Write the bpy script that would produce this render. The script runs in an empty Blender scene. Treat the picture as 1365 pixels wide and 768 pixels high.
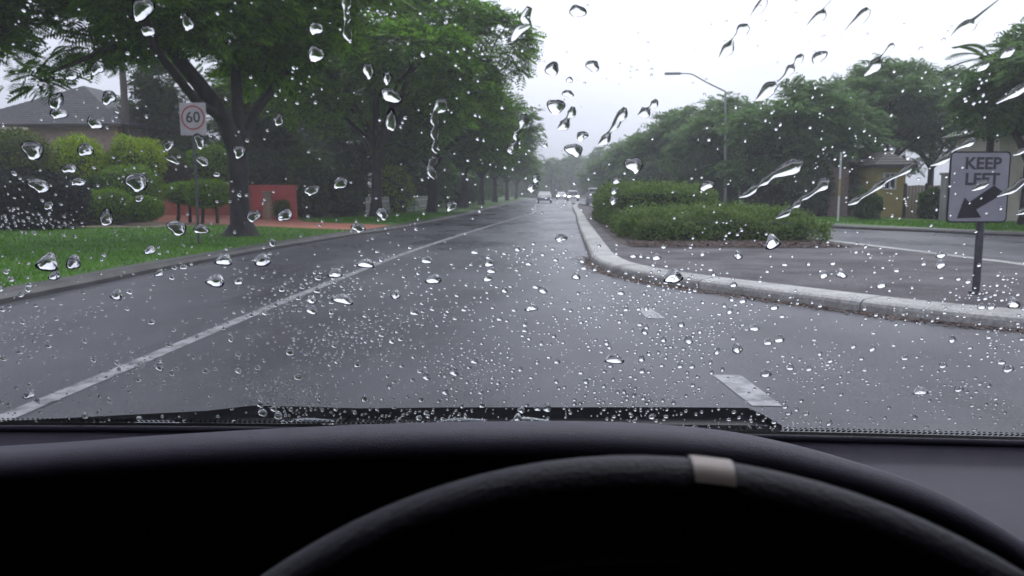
import bpy, bmesh, math, random
import numpy as np
random.seed(7); RNG = np.random.default_rng(7)
S = bpy.context.scene
COL = S.collection
R = math.radians

# ---------------------------------------------------------------- camera
FPX = 1050.0; EYE = np.array([0.0, 0.0, 1.3])
YAW = math.atan(54.5/FPX); PIT = -math.atan(127/FPX)
cd = bpy.data.cameras.new('camera'); cam = bpy.data.objects.new('camera', cd); COL.objects.link(cam)
cam.location = EYE; cam.rotation_euler = (math.pi/2+PIT, 0, YAW)
cd.sensor_width = 36; cd.lens = 36*FPX/1365; cd.clip_start = 0.02; cd.clip_end = 3000
cd.dof.use_dof = True; cd.dof.focus_distance = 0.95; cd.dof.aperture_fstop = 16
S.camera = cam

# ---------------------------------------------------------------- sky, sun, exposure
SUN_EL, SUN_ROT = R(58), R(20)
W = bpy.data.worlds.new('World'); S.world = W; W.use_nodes = True
nt = W.node_tree; nt.nodes.clear()
def wn(t, **k):
    n = nt.nodes.new(t)
    for a, b in k.items(): setattr(n, a, b)
    return n
out = wn('ShaderNodeOutputWorld'); bg = wn('ShaderNodeBackground')
sky = wn('ShaderNodeTexSky', sky_type='NISHITA', sun_disc=False, sun_elevation=SUN_EL, sun_rotation=SUN_ROT)
sky.dust_density = 6.0; sky.air_density = 1.2; sky.ozone_density = 1.0
hsv = wn('ShaderNodeHueSaturation'); hsv.inputs['Saturation'].default_value = 0.10
tc = wn('ShaderNodeTexCoord'); mp = wn('ShaderNodeMapping'); mp.inputs['Scale'].default_value = (1.0, 1.0, 2.6)
no = wn('ShaderNodeTexNoise'); no.inputs['Scale'].default_value = 1.6; no.inputs['Detail'].default_value = 5
rp = wn('ShaderNodeValToRGB')
rp.color_ramp.elements[0].position = 0.35; rp.color_ramp.elements[0].color = (0.62, 0.61, 0.72, 1)
rp.color_ramp.elements[1].position = 0.62; rp.color_ramp.elements[1].color = (0.82, 0.82, 0.90, 1)
mx = wn('ShaderNodeMix', data_type='RGBA', blend_type='MULTIPLY'); mx.inputs['Factor'].default_value = 1
L = nt.links.new
L(sky.outputs['Color'], hsv.inputs['Color']); L(tc.outputs['Generated'], mp.inputs['Vector'])
L(mp.outputs['Vector'], no.inputs['Vector']); L(no.outputs['Fac'], rp.inputs['Fac'])
ov = wn('ShaderNodeMix', data_type='RGBA'); ov.inputs['Factor'].default_value = 0.5; ov.inputs[7].default_value = (5.0, 4.9, 5.4, 1)   # even cloud deck
L(hsv.outputs['Color'], ov.inputs[6]); L(ov.outputs[2], mx.inputs[6]); L(rp.outputs['Color'], mx.inputs[7])
L(mx.outputs[2], bg.inputs['Color']); bg.inputs['Strength'].default_value = 0.15
L(bg.outputs['Background'], out.inputs['Surface'])
sd = bpy.data.lights.new('sun', 'SUN'); sun = bpy.data.objects.new('sun', sd); COL.objects.link(sun)
sd.energy = 0.6; sd.angle = R(40); sd.color = (1, 0.97, 0.93)
sun.rotation_euler = (math.pi/2-SUN_EL, 0, math.pi-SUN_ROT)
S.view_settings.view_transform = 'Standard'; S.view_settings.look = 'None'
S.view_settings.exposure = 1.0; S.view_settings.gamma = 1; S.view_settings.use_curve_mapping = False
S.render.engine = 'CYCLES'
S.cycles.use_denoising = True
S.cycles.max_bounces = 10; S.cycles.transmission_bounces = 8; S.cycles.transparent_max_bounces = 24
S.cycles.diffuse_bounces = 3; S.cycles.glossy_bounces = 4; S.cycles.volume_bounces = 1
S.cycles.sample_clamp_indirect = 6

# ---------------------------------------------------------------- maths helpers
_r = np.array([math.cos(YAW), math.sin(YAW), 0]); _f0 = np.array([-math.sin(YAW), math.cos(YAW), 0]); _z = np.array([0, 0, 1.0])
_fw = _f0*math.cos(PIT)+_z*math.sin(PIT); _up = -_f0*math.sin(PIT)+_z*math.cos(PIT)
def ray(px, py): return _fw + _r*((px-682.5)/FPX) + _up*((384-py)/FPX)
def at(px, py, Y):                       # world point seen at a pixel, at forward distance Y
    d = ray(px, py); return EYE + d*(Y/d[1])
def gnd(px, py, z=0.0):
    d = ray(px, py); return EYE + d*((z-EYE[2])/d[2])
def smooth(pts, n=8):
    P = [np.array(p, float) for p in pts]; P = [2*P[0]-P[1]]+P+[2*P[-1]-P[-2]]
    o = []
    for i in range(1, len(P)-2):
        for k in range(n):
            t = k/n; a, b, c, d = P[i-1:i+3]
            o.append(0.5*((2*b)+(c-a)*t+(2*a-5*b+4*c-d)*t*t+(3*b-a-3*c+d)*t**3))
    o.append(P[-2]); return np.array(o)

# ---------------------------------------------------------------- object helpers
def link(o, parent=None):
    COL.objects.link(o)
    if parent is not None: o.parent = parent
    return o
def tag(o, label=None, cat=None, group=None, kind=None):
    for k, v in (('label', label), ('category', cat), ('group', group), ('kind', kind)):
        if v: o[k] = v
    return o
def thing(name, loc, label, cat, rz=0, group=None):
    o = bpy.data.objects.new(name, None); o.empty_display_size = 0.3
    o.location = tuple(loc); o.rotation_euler = (0, 0, rz); link(o)
    return tag(o, label, cat, group)
def np_mesh(name, V, F, mats, smooth_=False, fmat=None):
    me = bpy.data.meshes.new(name); V = np.asarray(V, np.float32); F = np.asarray(F, np.int32)
    n, k = F.shape
    me.vertices.add(len(V)); me.vertices.foreach_set('co', V.ravel())
    me.loops.add(n*k); me.loops.foreach_set('vertex_index', F.ravel())
    me.polygons.add(n); me.polygons.foreach_set('loop_start', np.arange(0, n*k, k, dtype=np.int32))
    me.polygons.foreach_set('loop_total', np.full(n, k, np.int32))
    for m in (mats if isinstance(mats, (list, tuple)) else [mats]): me.materials.append(m)
    if fmat is not None: me.polygons.foreach_set('material_index', np.asarray(fmat, np.int32))
    me.polygons.foreach_set('use_smooth', np.full(n, smooth_, bool))
    me.update(calc_edges=True); me.validate(); return me
def np_obj(name, V, F, m, parent=None, smooth_=False):
    return link(bpy.data.objects.new(name, np_mesh(name, V, F, m, smooth_)), parent)
class MB:                                # collects shapes for ONE mesh
    def __init__(s): s.v = []; s.f = []; s.sm = []
    def add(s, V, F, sm=False):
        b = len(s.v); s.v += [tuple(map(float, p)) for p in V]; s.f += [tuple(b+i for i in q) for q in F]; s.sm += [sm]*len(F); return s
    def box(s, c, d, rz=0, rx=0, bev=0.0):
        hx, hy, hz = d[0]/2, d[1]/2, d[2]/2; b = min(bev, hx*.9, hy*.9, hz*.9)
        if b <= 0:
            P = [(x, y, z) for x in (-hx, hx) for y in (-hy, hy) for z in (-hz, hz)]
            F = [(0, 1, 3, 2), (4, 6, 7, 5), (0, 4, 5, 1), (2, 3, 7, 6), (0, 2, 6, 4), (1, 5, 7, 3)]
        else:
            bm = bmesh.new(); bmesh.ops.create_cube(bm, size=1)
            for q in bm.verts: q.co = (q.co.x*d[0], q.co.y*d[1], q.co.z*d[2])
            bmesh.ops.bevel(bm, geom=list(bm.edges), offset=b, segments=2, affect='EDGES', profile=0.6)
            bm.verts.index_update()
            P = [tuple(q.co) for q in bm.verts]; F = [tuple(q.index for q in f.verts) for f in bm.faces]; bm.free()
        cz, sz, cx, sx = math.cos(rz), math.sin(rz), math.cos(rx), math.sin(rx)
        Q = []
        for x, y, z in P:
            y, z = y*cx-z*sx, y*sx+z*cx; x, y = x*cz-y*sz, x*sz+y*cz
            Q.append((x+c[0], y+c[1], z+c[2]))
        return s.add(Q, F)
    def tube(s, pts, rad, n=10, cap=True, sm=True):
        pts = [np.array(p, float) for p in pts]; m = len(pts)
        rad = rad if hasattr(rad, '__len__') else [rad]*m
        V = []; up = None
        for i, p in enumerate(pts):
            t = pts[min(i+1, m-1)]-pts[max(i-1, 0)]; t /= (np.linalg.norm(t)+1e-9)
            if up is None: up = np.array([0, 0, 1.0]) if abs(t[2]) < .9 else np.array([1.0, 0, 0])
            a = np.cross(t, up); a /= np.linalg.norm(a); b = np.cross(a, t); up = b
            for k in range(n):
                q = 2*math.pi*k/n; V.append(p+rad[i]*(math.cos(q)*a+math.sin(q)*b))
        F = [(i*n+k, i*n+(k+1) % n, (i+1)*n+(k+1) % n, (i+1)*n+k) for i in range(m-1) for k in range(n)]
        s.add(V, F, sm)
        if cap: s.add(V[:n], [tuple(range(n))[::-1]]); s.add(V[-n:], [tuple(range(n))])
        return s
    def prism(s, poly, h, off=(0, 0, 0), ax='z'):
        n = len(poly)
        def P(a, b, c): return {'z': (a, b, c), 'y': (a, c, b), 'x': (c, a, b)}[ax]
        V = [np.add(P(a, b, 0), off) for a, b in poly]+[np.add(P(a, b, h), off) for a, b in poly]
        return s.add(V, [tuple(range(n))[::-1], tuple(range(n, 2*n))]+[(i, (i+1) % n, n+(i+1) % n, n+i) for i in range(n)])
    def build(s, name, m, parent=None, sm=None):
        me = bpy.data.meshes.new(name); me.from_pydata(s.v, [], s.f); me.materials.append(m)
        me.polygons.foreach_set('use_smooth', [bool(x) if sm is None else sm for x in s.sm])
        bm = bmesh.new(); bm.from_mesh(me); bmesh.ops.recalc_face_normals(bm, faces=bm.faces); bm.to_mesh(me); bm.free()
        me.update(); return link(bpy.data.objects.new(name, me), parent)
def grid(name, P, m, parent=None, sm=True, closed=False):   # P: rows x cols x 3
    P = np.asarray(P); a, b = P.shape[:2]; i = np.arange(a*b).reshape(a, b)
    F = np.stack([i[:-1, :-1], i[:-1, 1:], i[1:, 1:], i[1:, :-1]], -1).reshape(-1, 4)
    return np_obj(name, P.reshape(-1, 3), F, m, parent, sm)
def clone(o, parent=None, **k):
    c = o.copy(); COL.objects.link(c); c.parent = parent
    for ch in o.children: clone(ch, c)
    return c
def sheet(name, poly, z, m, kind='structure', parent=None):
    me = bpy.data.meshes.new(name); me.from_pydata([(p[0], p[1], z) for p in poly], [], [tuple(range(len(poly)))])
    me.materials.append(m); me.update()
    if me.polygons[0].normal.z < 0: me.flip_normals()
    o = link(bpy.data.objects.new(name, me), parent)
    if kind and parent is None: o['kind'] = kind
    return o
def text_mesh(name, body, size, m, parent, loc, rot, bold=0.0, depth=0.002, sx=1.0):
    cu = bpy.data.curves.new(name, 'FONT'); cu.body = body; cu.size = size; cu.align_x = 'CENTER'; cu.align_y = 'CENTER'
    cu.extrude = depth; cu.offset = bold; cu.resolution_u = 3
    to = bpy.data.objects.new(name+'_tmp', cu); COL.objects.link(to)
    dg = bpy.context.evaluated_depsgraph_get(); me = bpy.data.meshes.new_from_object(to.evaluated_get(dg))
    bpy.data.objects.remove(to); me.materials.clear(); me.materials.append(m); me.name = name
    o = link(bpy.data.objects.new(name, me), parent); o.location = loc; o.rotation_euler = rot; o.scale = (sx, 1, 1)
    return o

# ---------------------------------------------------------------- materials
def mat(name, col, rough=0.6, col2=None, nscale=3.0, detail=4, bump=0.0, bscale=60.0, spec=0.5, metal=0.0, r2=None, rscale=1.0,
        coord='Object', stretch=(1, 1, 1), vary=0.0, island=0.0, transl=0.0, ramp=(0.35, 0.65), emit=None, fine=0.0, fscale=80.0):
    m = bpy.data.materials.new(name); m.use_nodes = True; t = m.node_tree; N = t.nodes; l = t.links.new
    b = N['Principled BSDF']; b.inputs['Roughness'].default_value = rough; b.inputs['Specular IOR Level'].default_value = spec
    b.inputs['Metallic'].default_value = metal; b.inputs['Base Color'].default_value = (*col, 1)
    tc = N.new('ShaderNodeTexCoord'); mp = N.new('ShaderNodeMapping'); mp.inputs['Scale'].default_value = stretch
    l(tc.outputs[coord], mp.inputs['Vector'])
    cs = None
    if col2:
        n = N.new('ShaderNodeTexNoise'); n.inputs['Scale'].default_value = nscale; n.inputs['Detail'].default_value = detail
        n.inputs['Roughness'].default_value = 0.65
        l(mp.outputs['Vector'], n.inputs['Vector']); r = N.new('ShaderNodeValToRGB')
        r.color_ramp.elements[0].position, r.color_ramp.elements[1].position = ramp
        r.color_ramp.elements[0].color = (*col, 1); r.color_ramp.elements[1].color = (*col2, 1)
        fac = n.outputs['Fac']
        if island:
            g = N.new('ShaderNodeNewGeometry'); a = N.new('ShaderNodeMath'); a.operation = 'MULTIPLY_ADD'
            a.inputs[1].default_value = island; l(g.outputs['Random Per Island'], a.inputs[0])
            s2 = N.new('ShaderNodeMath'); s2.operation = 'SUBTRACT'; l(fac, s2.inputs[0]); s2.inputs[1].default_value = island/2
            l(s2.outputs[0], a.inputs[2]); fac = a.outputs[0]
        l(fac, r.inputs['Fac']); cs = r.outputs['Color']
    if fine and cs:
        n = N.new('ShaderNodeTexNoise'); n.inputs['Scale'].default_value = fscale; n.inputs['Detail'].default_value = 3; l(tc.outputs[coord], n.inputs['Vector'])
        q = N.new('ShaderNodeMapRange'); q.inputs['From Min'].default_value = .3; q.inputs['From Max'].default_value = .7; q.inputs['To Min'].default_value = 1-fine; q.inputs['To Max'].default_value = 1+fine
        l(n.outputs['Fac'], q.inputs['Value']); h = N.new('ShaderNodeHueSaturation'); l(q.outputs['Result'], h.inputs['Value']); l(cs, h.inputs['Color']); cs = h.outputs['Color']
    if vary:
        oi = N.new('ShaderNodeObjectInfo'); h = N.new('ShaderNodeHueSaturation'); mr = N.new('ShaderNodeMapRange')
        mr.inputs['To Min'].default_value = 1-vary; mr.inputs['To Max'].default_value = 1+vary
        l(oi.outputs['Random'], mr.inputs['Value']); l(mr.outputs['Result'], h.inputs['Value'])
        if cs: l(cs, h.inputs['Color'])
        else: h.inputs['Color'].default_value = (*col, 1)
        cs = h.outputs['Color']
    if cs: l(cs, b.inputs['Base Color'])
    if r2 is not None:
        n = N.new('ShaderNodeTexNoise'); n.inputs['Scale'].default_value = rscale; n.inputs['Detail'].default_value = 4
        l(mp.outputs['Vector'], n.inputs['Vector']); q = N.new('ShaderNodeMapRange')
        q.inputs['From Min'].default_value = .35; q.inputs['From Max'].default_value = .65
        q.inputs['To Min'].default_value = rough; q.inputs['To Max'].default_value = r2
        l(n.outputs['Fac'], q.inputs['Value']); l(q.outputs['Result'], b.inputs['Roughness'])
    if bump:
        n = N.new('ShaderNodeTexNoise'); n.inputs['Scale'].default_value = bscale; n.inputs['Detail'].default_value = 3
        l(mp.outputs['Vector'], n.inputs['Vector']); u = N.new('ShaderNodeBump'); u.inputs['Strength'].default_value = bump
        u.inputs['Distance'].default_value = 0.01
        l(n.outputs['Fac'], u.inputs['Height']); l(u.outputs['Normal'], b.inputs['Normal'])
    if transl:
        o = N['Material Output']; tr = N.new('ShaderNodeBsdfTranslucent'); ms = N.new('ShaderNodeMixShader'); ms.inputs[0].default_value = transl
        if cs: l(cs, tr.inputs['Color'])
        else: tr.inputs['Color'].default_value = (*col, 1)
        l(b.outputs['BSDF'], ms.inputs[1]); l(tr.outputs['BSDF'], ms.inputs[2]); l(ms.outputs[0], o.inputs['Surface'])
    if emit:
        b.inputs['Emission Color'].default_value = (*col, 1); b.inputs['Emission Strength'].default_value = emit
    return m
M = {}
M['asphalt'] = mat('wet_asphalt', (.040, .041, .050), .20, (.068, .069, .080), 1.6, 10, bump=.65, bscale=150, spec=.42, r2=.44, rscale=.5, stretch=(1, .45, 1), fine=.75, fscale=55)
M['paint'] = mat('road_paint', (.07, .07, .073), .4, (.32, .32, .33), 7, 10, ramp=(.36, .56), bump=.1)
M['ground'] = mat('terrain_grass', (.030, .055, .016), .8, (.060, .095, .028), .6, 6)
M['lawn'] = mat('lawn_soil', (.028, .085, .004), .9, (.058, .130, .008), 1.8, 7, bump=.4, bscale=40)
M['blade'] = mat('grass_blade', (.042, .150, .004), .7, (.110, .280, .010), 0.9, 5, island=.25, transl=.3, spec=.1)
M['soil'] = mat('bark_mulch', (.020, .013, .011), .85, (.060, .038, .030), 9, 8, bump=.6, bscale=60)
M['kerb'] = mat('wet_concrete_kerb', (.19, .19, .175), .5, (.36, .355, .33), 2.2, 8, bump=.3, bscale=90, vary=.18, r2=.6, rscale=3, fine=.3, fscale=30)
M['kerb_dark'] = mat('dirty_shaded_kerb', (.018, .0175, .017), .5, (.055, .052, .049), 1.5, 8, bump=.2, bscale=60)  # wet, dirty concrete, with kerb shadow also put into the base colour
M['pave'] = mat('exposed_aggregate', (.046, .041, .045), .6, (.092, .082, .088), 1.4, 10, bump=.5, bscale=120, r2=.85, rscale=.8, spec=.25, fine=.7, fscale=38)
M['terracotta'] = mat('terracotta_paving', (.27, .085, .050), .5, (.40, .15, .095), 2.5, 7, bump=.2, bscale=40)
M['redwall'] = mat('red_painted_wall', (.34, .050, .045), .5, (.46, .085, .075), 1.5, 6, bump=.1)
M['sand'] = mat('garden_earth', (.13, .10, .065), .8, (.20, .16, .11), 3, 7, bump=.4)
M['bark'] = mat('wet_bark', (.013, .012, .012), .6, (.044, .040, .037), 5, 9, bump=1.0, bscale=16, stretch=(1, 1, .35), r2=.85, rscale=2, spec=.25)
def leafm(n, a, b, sc=.7, isl=.5, tr=.42, sp=.12): return mat(n, a, .5, b, sc, 5, island=isl, transl=tr, spec=sp)
M['leaf'] = leafm('feathery_leaf', (.040, .115, .008), (.165, .340, .024))
M['leaf_far'] = leafm('far_leaf', (.044, .112, .018), (.130, .250, .042), .5)
M['leaf_blue_hazed'] = leafm('bluish_hazed_leaf', (.085, .155, .066), (.190, .300, .110), .45)  # bluish green leaf, its colour lightened to stand in for haze
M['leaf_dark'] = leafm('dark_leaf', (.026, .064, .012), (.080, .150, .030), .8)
M['leaf_purple'] = leafm('dark_hedge_leaf', (.012, .014, .014), (.028, .032, .030), 1.2)
M['leaf_light'] = leafm('bright_hedge_leaf', (.17, .29, .006), (.34, .46, .014), 1.5)
M['leaf_mid'] = leafm('clipped_hedge_leaf', (.070, .170, .008), (.180, .320, .018), 1.6)
M['leaf_olive'] = leafm('olive_leaf', (.055, .090, .014), (.130, .170, .034), 1.3)
M['leaf_brown'] = leafm('russet_leaf', (.045, .035, .022), (.085, .070, .040), 1.5)
M['leaf_yellow'] = leafm('golden_leaf', (.22, .26, .012), (.42, .44, .030), 1.5)
M['leaf_median'] = leafm('median_hedge_leaf', (.068, .132, .028), (.175, .260, .062), 1.2)
M['core'] = mat('dark_core', (.020, .030, .012), .9)  # solid dark core, put in so the leaf shell is not see-through
M['roof'] = mat('grey_roof_tile', (.026, .025, .031), .6, (.056, .053, .062), 3, 6)
M['roof2'] = mat('mauve_roof_tile', (.095, .080, .095), .5, (.15, .125, .145), 3, 6)
M['cream'] = mat('cream_render', (.42, .38, .31), .6, (.52, .48, .40), 2, 5)
M['yellow'] = mat('yellow_render', (.34, .28, .10), .6, (.42, .35, .14), 1.5, 5)
M['pinkbrick'] = mat('pink_brick', (.24, .17, .16), .7, (.33, .25, .23), 6, 6)
M['redbrick'] = mat('red_brick', (.33, .080, .045), .6, (.44, .125, .075), 4, 6)
M['timber'] = mat('brown_fence_timber', (.17, .125, .085), .6, (.26, .20, .14), 4, 6, stretch=(1, 1, .2), vary=.15)
M['darktimber'] = mat('dark_timber', (.026, .022, .020), .7, (.050, .043, .038), 4, 6)
M['greywall'] = mat('grey_render', (.28, .27, .27), .6, (.36, .35, .35), 2, 5)
M['white'] = mat('white_paint', (.62, .62, .60), .45, (.74, .74, .72), 5, 5)
M['window'] = mat('dark_window_glass', (.02, .022, .026), .08, spec=.8)
M['galv'] = mat('galvanised_steel', (.32, .33, .34), .45, (.42, .43, .44), 8, 5, metal=.6)
M['pole'] = mat('weathered_pole', (.070, .060, .055), .7, (.115, .10, .092), 3, 6, stretch=(1, 1, .2))
M['signgrey'] = mat('sign_face', (.26, .26, .29), .4, (.33, .33, .365), 4, 6)
M['signwhite'] = mat('speed_sign_face', (.34, .315, .33), .4, (.41, .38, .40), 5, 5)
M['black'] = mat('sign_black', (.018, .018, .020), .4)
M['ink'] = mat('faded_sign_ink', (.055, .055, .062), .5)
M['red'] = mat('sign_red', (.32, .032, .038), .4)
M['signpost'] = mat('dark_sign_post', (.055, .055, .060), .4, (.10, .10, .105), 12, 5, metal=.3)
M['carwhite'] = mat('white_car_paint', (.62, .63, .65), .2, spec=.6)
M['carsilver'] = mat('silver_car_paint', (.26, .27, .29), .25, metal=.3)
M['cargrey'] = mat('pale_grey_van_paint', (.30, .30, .32), .3)
M['tyre'] = mat('tyre_rubber', (.014, .014, .015), .7)
M['rim'] = mat('wheel_rim', (.30, .30, .31), .35, metal=.7)
M['lamp_on'] = mat('lit_headlamp', (1, .98, .92), .3, emit=14)
M['tail'] = mat('tail_lamp', (.35, .02, .02), .3)
M['litter'] = mat('fallen_leaf', (.035, .018, .012), .7, (.10, .052, .032), 30, 2, island=.9)
# car interior
M['dash'] = mat('dashboard_vinyl', (.027, .0225, .038), .6, (.031, .026, .043), 30, 3, bump=.22, bscale=1100, spec=.3)
M['dash2'] = mat('dashboard_dark_vinyl', (.022, .022, .028), .6, bump=.3, bscale=900, spec=.3)
M['leather'] = mat('black_wheel_leather', (.040, .033, .056), .55, (.048, .041, .066), 40, 3, bump=.14, bscale=480, spec=.3)
M['satin'] = mat('satin_metal_insert', (.72, .60, .54), .42, (.80, .67, .60), 60, 3, metal=.1, spec=.35)
M['rubber'] = mat('wiper_rubber', (.012, .012, .014), .5)
M['lining'] = mat('cabin_lining', (.009, .009, .010), .9, spec=.2)
M['frit'] = mat('black_ceramic_frit', (.008, .008, .010), .4)
M['carpaint'] = mat('own_car_paint', (.10, .11, .13), .25, spec=.6)
def glass_mats():
    m = bpy.data.materials.new('windscreen_glass'); m.use_nodes = True; t = m.node_tree; N = t.nodes; l = t.links.new
    N.remove(N['Principled BSDF']); o = N['Material Output']
    g = N.new('ShaderNodeNewGeometry'); d = N.new('ShaderNodeVectorMath'); d.operation = 'DOT_PRODUCT'
    l(g.outputs['Normal'], d.inputs[0]); l(g.outputs['Incoming'], d.inputs[1])
    def mth(op, a, b=None):
        n = N.new('ShaderNodeMath'); n.operation = op
        for i, x in enumerate((a, b)):
            if x is None: continue
            if isinstance(x, (int, float)): n.inputs[i].default_value = x
            else: l(x, n.inputs[i])
        return n.outputs[0]
    c = mth('ABSOLUTE', d.outputs['Value']); k = mth('POWER', mth('SUBTRACT', 1.0, c), 5.0)
    f = mth('ADD', mth('MULTIPLY', k, 0.75), 0.035)
    tr = N.new('ShaderNodeBsdfTransparent'); tr.inputs['Color'].default_value = (.955, .985, .985, 1)
    gl = N.new('ShaderNodeBsdfGlossy'); gl.inputs['Roughness'].default_value = 0.0
    ms = N.new('ShaderNodeMixShader'); l(f, ms.inputs[0]); l(tr.outputs[0], ms.inputs[1]); l(gl.outputs[0], ms.inputs[2]); l(ms.outputs[0], o.inputs['Surface'])
    M['glass'] = m
    m = bpy.data.materials.new('rain_water'); m.use_nodes = True; t = m.node_tree; N = t.nodes
    N.remove(N['Principled BSDF']); gb = N.new('ShaderNodeBsdfGlass'); gb.inputs['IOR'].default_value = 1.333; gb.inputs['Roughness'].default_value = 0
    t.links.new(gb.outputs[0], N['Material Output'].inputs['Surface']); M['water'] = m
glass_mats()

# ================================================================= GROUND, ROADS, KERBS
LK = smooth([(-6.9, -30), (-6.6, 0), (-6.46, 9.2), (-6.54, 12.5), (-6.48, 15), (-6.35, 18.5), (-5.98, 23.5), (-5.5, 28), (-5.05, 45), (-5.1, 70), (-5.3, 110), (-5.6, 200), (-6, 330)], 6)
RK = smooth([(60, 19), (30, 20.5), (20, 21.8), (14.4, 24), (12.4, 26.8), (10.4, 29.7), (9.0, 36), (8.2, 48), (7.6, 80), (7.6, 200), (7.6, 330)], 6)
sheet('terrain', [(-200, -60), (200, -60), (200, 420), (-200, 420)], -0.05, M['ground'])
road_poly = [tuple(p) for p in LK]+[tuple(p) for p in RK[::-1]]+[(60, -30)]
sheet('road', road_poly, 0.0, M['asphalt'])

def offset_poly(P, d):
    P = np.asarray(P); T = np.gradient(P, axis=0); T /= np.linalg.norm(T, axis=1)[:, None]+1e-9
    return P + d*np.stack([-T[:, 1], T[:, 0]], 1)
def kerb_loft(name, P, prof, m, parent=None):            # prof: (offset to the left of travel, z)
    G = np.stack([np.concatenate([offset_poly(P, o), np.full((len(P), 1), z)], 1) for o, z in prof], 1)
    return grid(name, G, m, parent, sm=False)
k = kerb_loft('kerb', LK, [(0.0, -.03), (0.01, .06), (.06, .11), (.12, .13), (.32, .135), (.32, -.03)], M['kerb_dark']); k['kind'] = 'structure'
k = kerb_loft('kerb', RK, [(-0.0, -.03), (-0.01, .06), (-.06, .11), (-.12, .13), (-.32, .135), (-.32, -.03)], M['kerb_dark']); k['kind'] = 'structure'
lv = offset_poly(LK, .32)
sheet('lawn', [tuple(p) for p in lv]+[(-198, 330), (-198, -30)], .127, M['lawn'])
rv = offset_poly(RK, -.32)
sheet('lawn', [tuple(p) for p in rv]+[(198, 330), (198, 19)], .127, M['lawn'])

# solid white edge line
el = smooth([gnd(*p)[:2] for p in [(-140, 618), (0, 560), (130, 506), (230, 464), (345, 416), (460, 369), (540, 338), (620, 311.5), (690, 290), (711, 283.5), (714, 275), (717, 268)]], 5)
grid('edge_line', np.stack([np.concatenate([offset_poly(el, .07), np.full((len(el), 1), .004)], 1), np.concatenate([offset_poly(el, -.07), np.full((len(el), 1), .004)], 1)], 1), M['paint'], sm=False)['kind'] = 'structure'
for q in ([(.945, 8.94), (1.106, 8.86), (1.175, 8.17), (.98, 8.17)], [(1.15, 5.6), (1.35, 5.6), (1.41, 4.78), (1.226, 4.78)]):
    sheet('lane_dash', q, .004, M['paint'])

# median island: kerb stones round it, paving, mulch bed
ME = smooth([(2.6, 92), (1.7, 70), (1.3, 47), (1.0, 33), (.84, 23.5), (.75, 17.5), (.735, 14.8), (.90, 13.1), (1.25, 11.95), (1.75, 11.0), (2.23, 10.3), (2.77, 9.55), (3.63, 8.4), (4.59, 7.55), (5.6, 6.95), (6.8, 6.9), (7.7, 7.7), (8.15, 9.6), (8.0, 13.0), (7.2, 18.7), (6.3, 24), (5.7, 28), (4.6, 40), (4.0, 60), (3.4, 85), (2.6, 92)], 10)
kroot = bpy.data.objects.new('kerb', None); link(kroot); kroot['kind'] = 'structure'
prof = [(0, -.03), (.012, .075), (.03, .108), (.07, .132), (.20, .143), (.44, .146), (.46, -.03)]
seg = np.linalg.norm(np.diff(ME, axis=0), axis=1); arc = np.concatenate([[0], np.cumsum(seg)])
def arcpt(s): return np.array([np.interp(s, arc, ME[:, 0]), np.interp(s, arc, ME[:, 1])])
s = 0.0; total = arc[-1]
while s < total-.3:
    p = arcpt(s); ln = 2.4 if p[1] < 45 else 12.0; e = min(s+ln, total)
    ss = np.linspace(s+.008, e-.008, 9 if ln < 5 else 5); P = np.array([arcpt(x) for x in ss]); o2 = []
    Pn = np.array([arcpt(x+.03) for x in ss])-np.array([arcpt(x-.03) for x in ss]); Pn /= np.linalg.norm(Pn, axis=1)[:, None]+1e-9
    nn = np.stack([-Pn[:, 1], Pn[:, 0]], 1); dz = random.uniform(-.003, .003)
    G = np.stack([np.concatenate([P+o*nn, np.full((len(P), 1), z+(dz if z > 0 else 0))], 1) for o, z in prof], 1)
    a, b = G.shape[:2]; i = np.arange(a*b).reshape(a, b)
    mb = MB().add(G.reshape(-1, 3), [tuple(map(int, (i[r, c], i[r, c+1], i[r+1, c+1], i[r+1, c]))) for r in range(a-1) for c in range(b-1)]+[tuple(map(int, i[0])), tuple(map(int, i[-1][::-1]))])
    mb.build('kerb_stone', M['kerb'], kroot, sm=False); s = e
inner = offset_poly(ME, .455)
sheet('median_paving', [tuple(p) for p in inner[:-1]], .136, M['pave'])
bed = smooth([(1.95, 45), (1.7, 30), (1.55, 22), (1.62, 17.6), (2.3, 16.9), (4.4, 16.8), (6.0, 17.3), (6.6, 18.8), (6.0, 22), (4.6, 30), (3.9, 45)], 5)
sheet('mulch_bed', [tuple(p) for p in bed], .145, M['soil'])

# terracotta driveway and garden earth on the left
sheet('driveway', [(-6.0, 24.6), (-5.75, 28.2), (-10, 31.5), (-12, 36), (-17, 41), (-24, 41), (-24, 35), (-16, 31), (-11, 27.8), (-8, 25.6)], .134, M['terracotta'])
sheet('garden_bed', [(-13.5, 26.5), (-11.8, 29.5), (-16.3, 33.8), (-25, 36), (-27, 27), (-18, 25.6)], .131, M['sand'])

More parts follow.
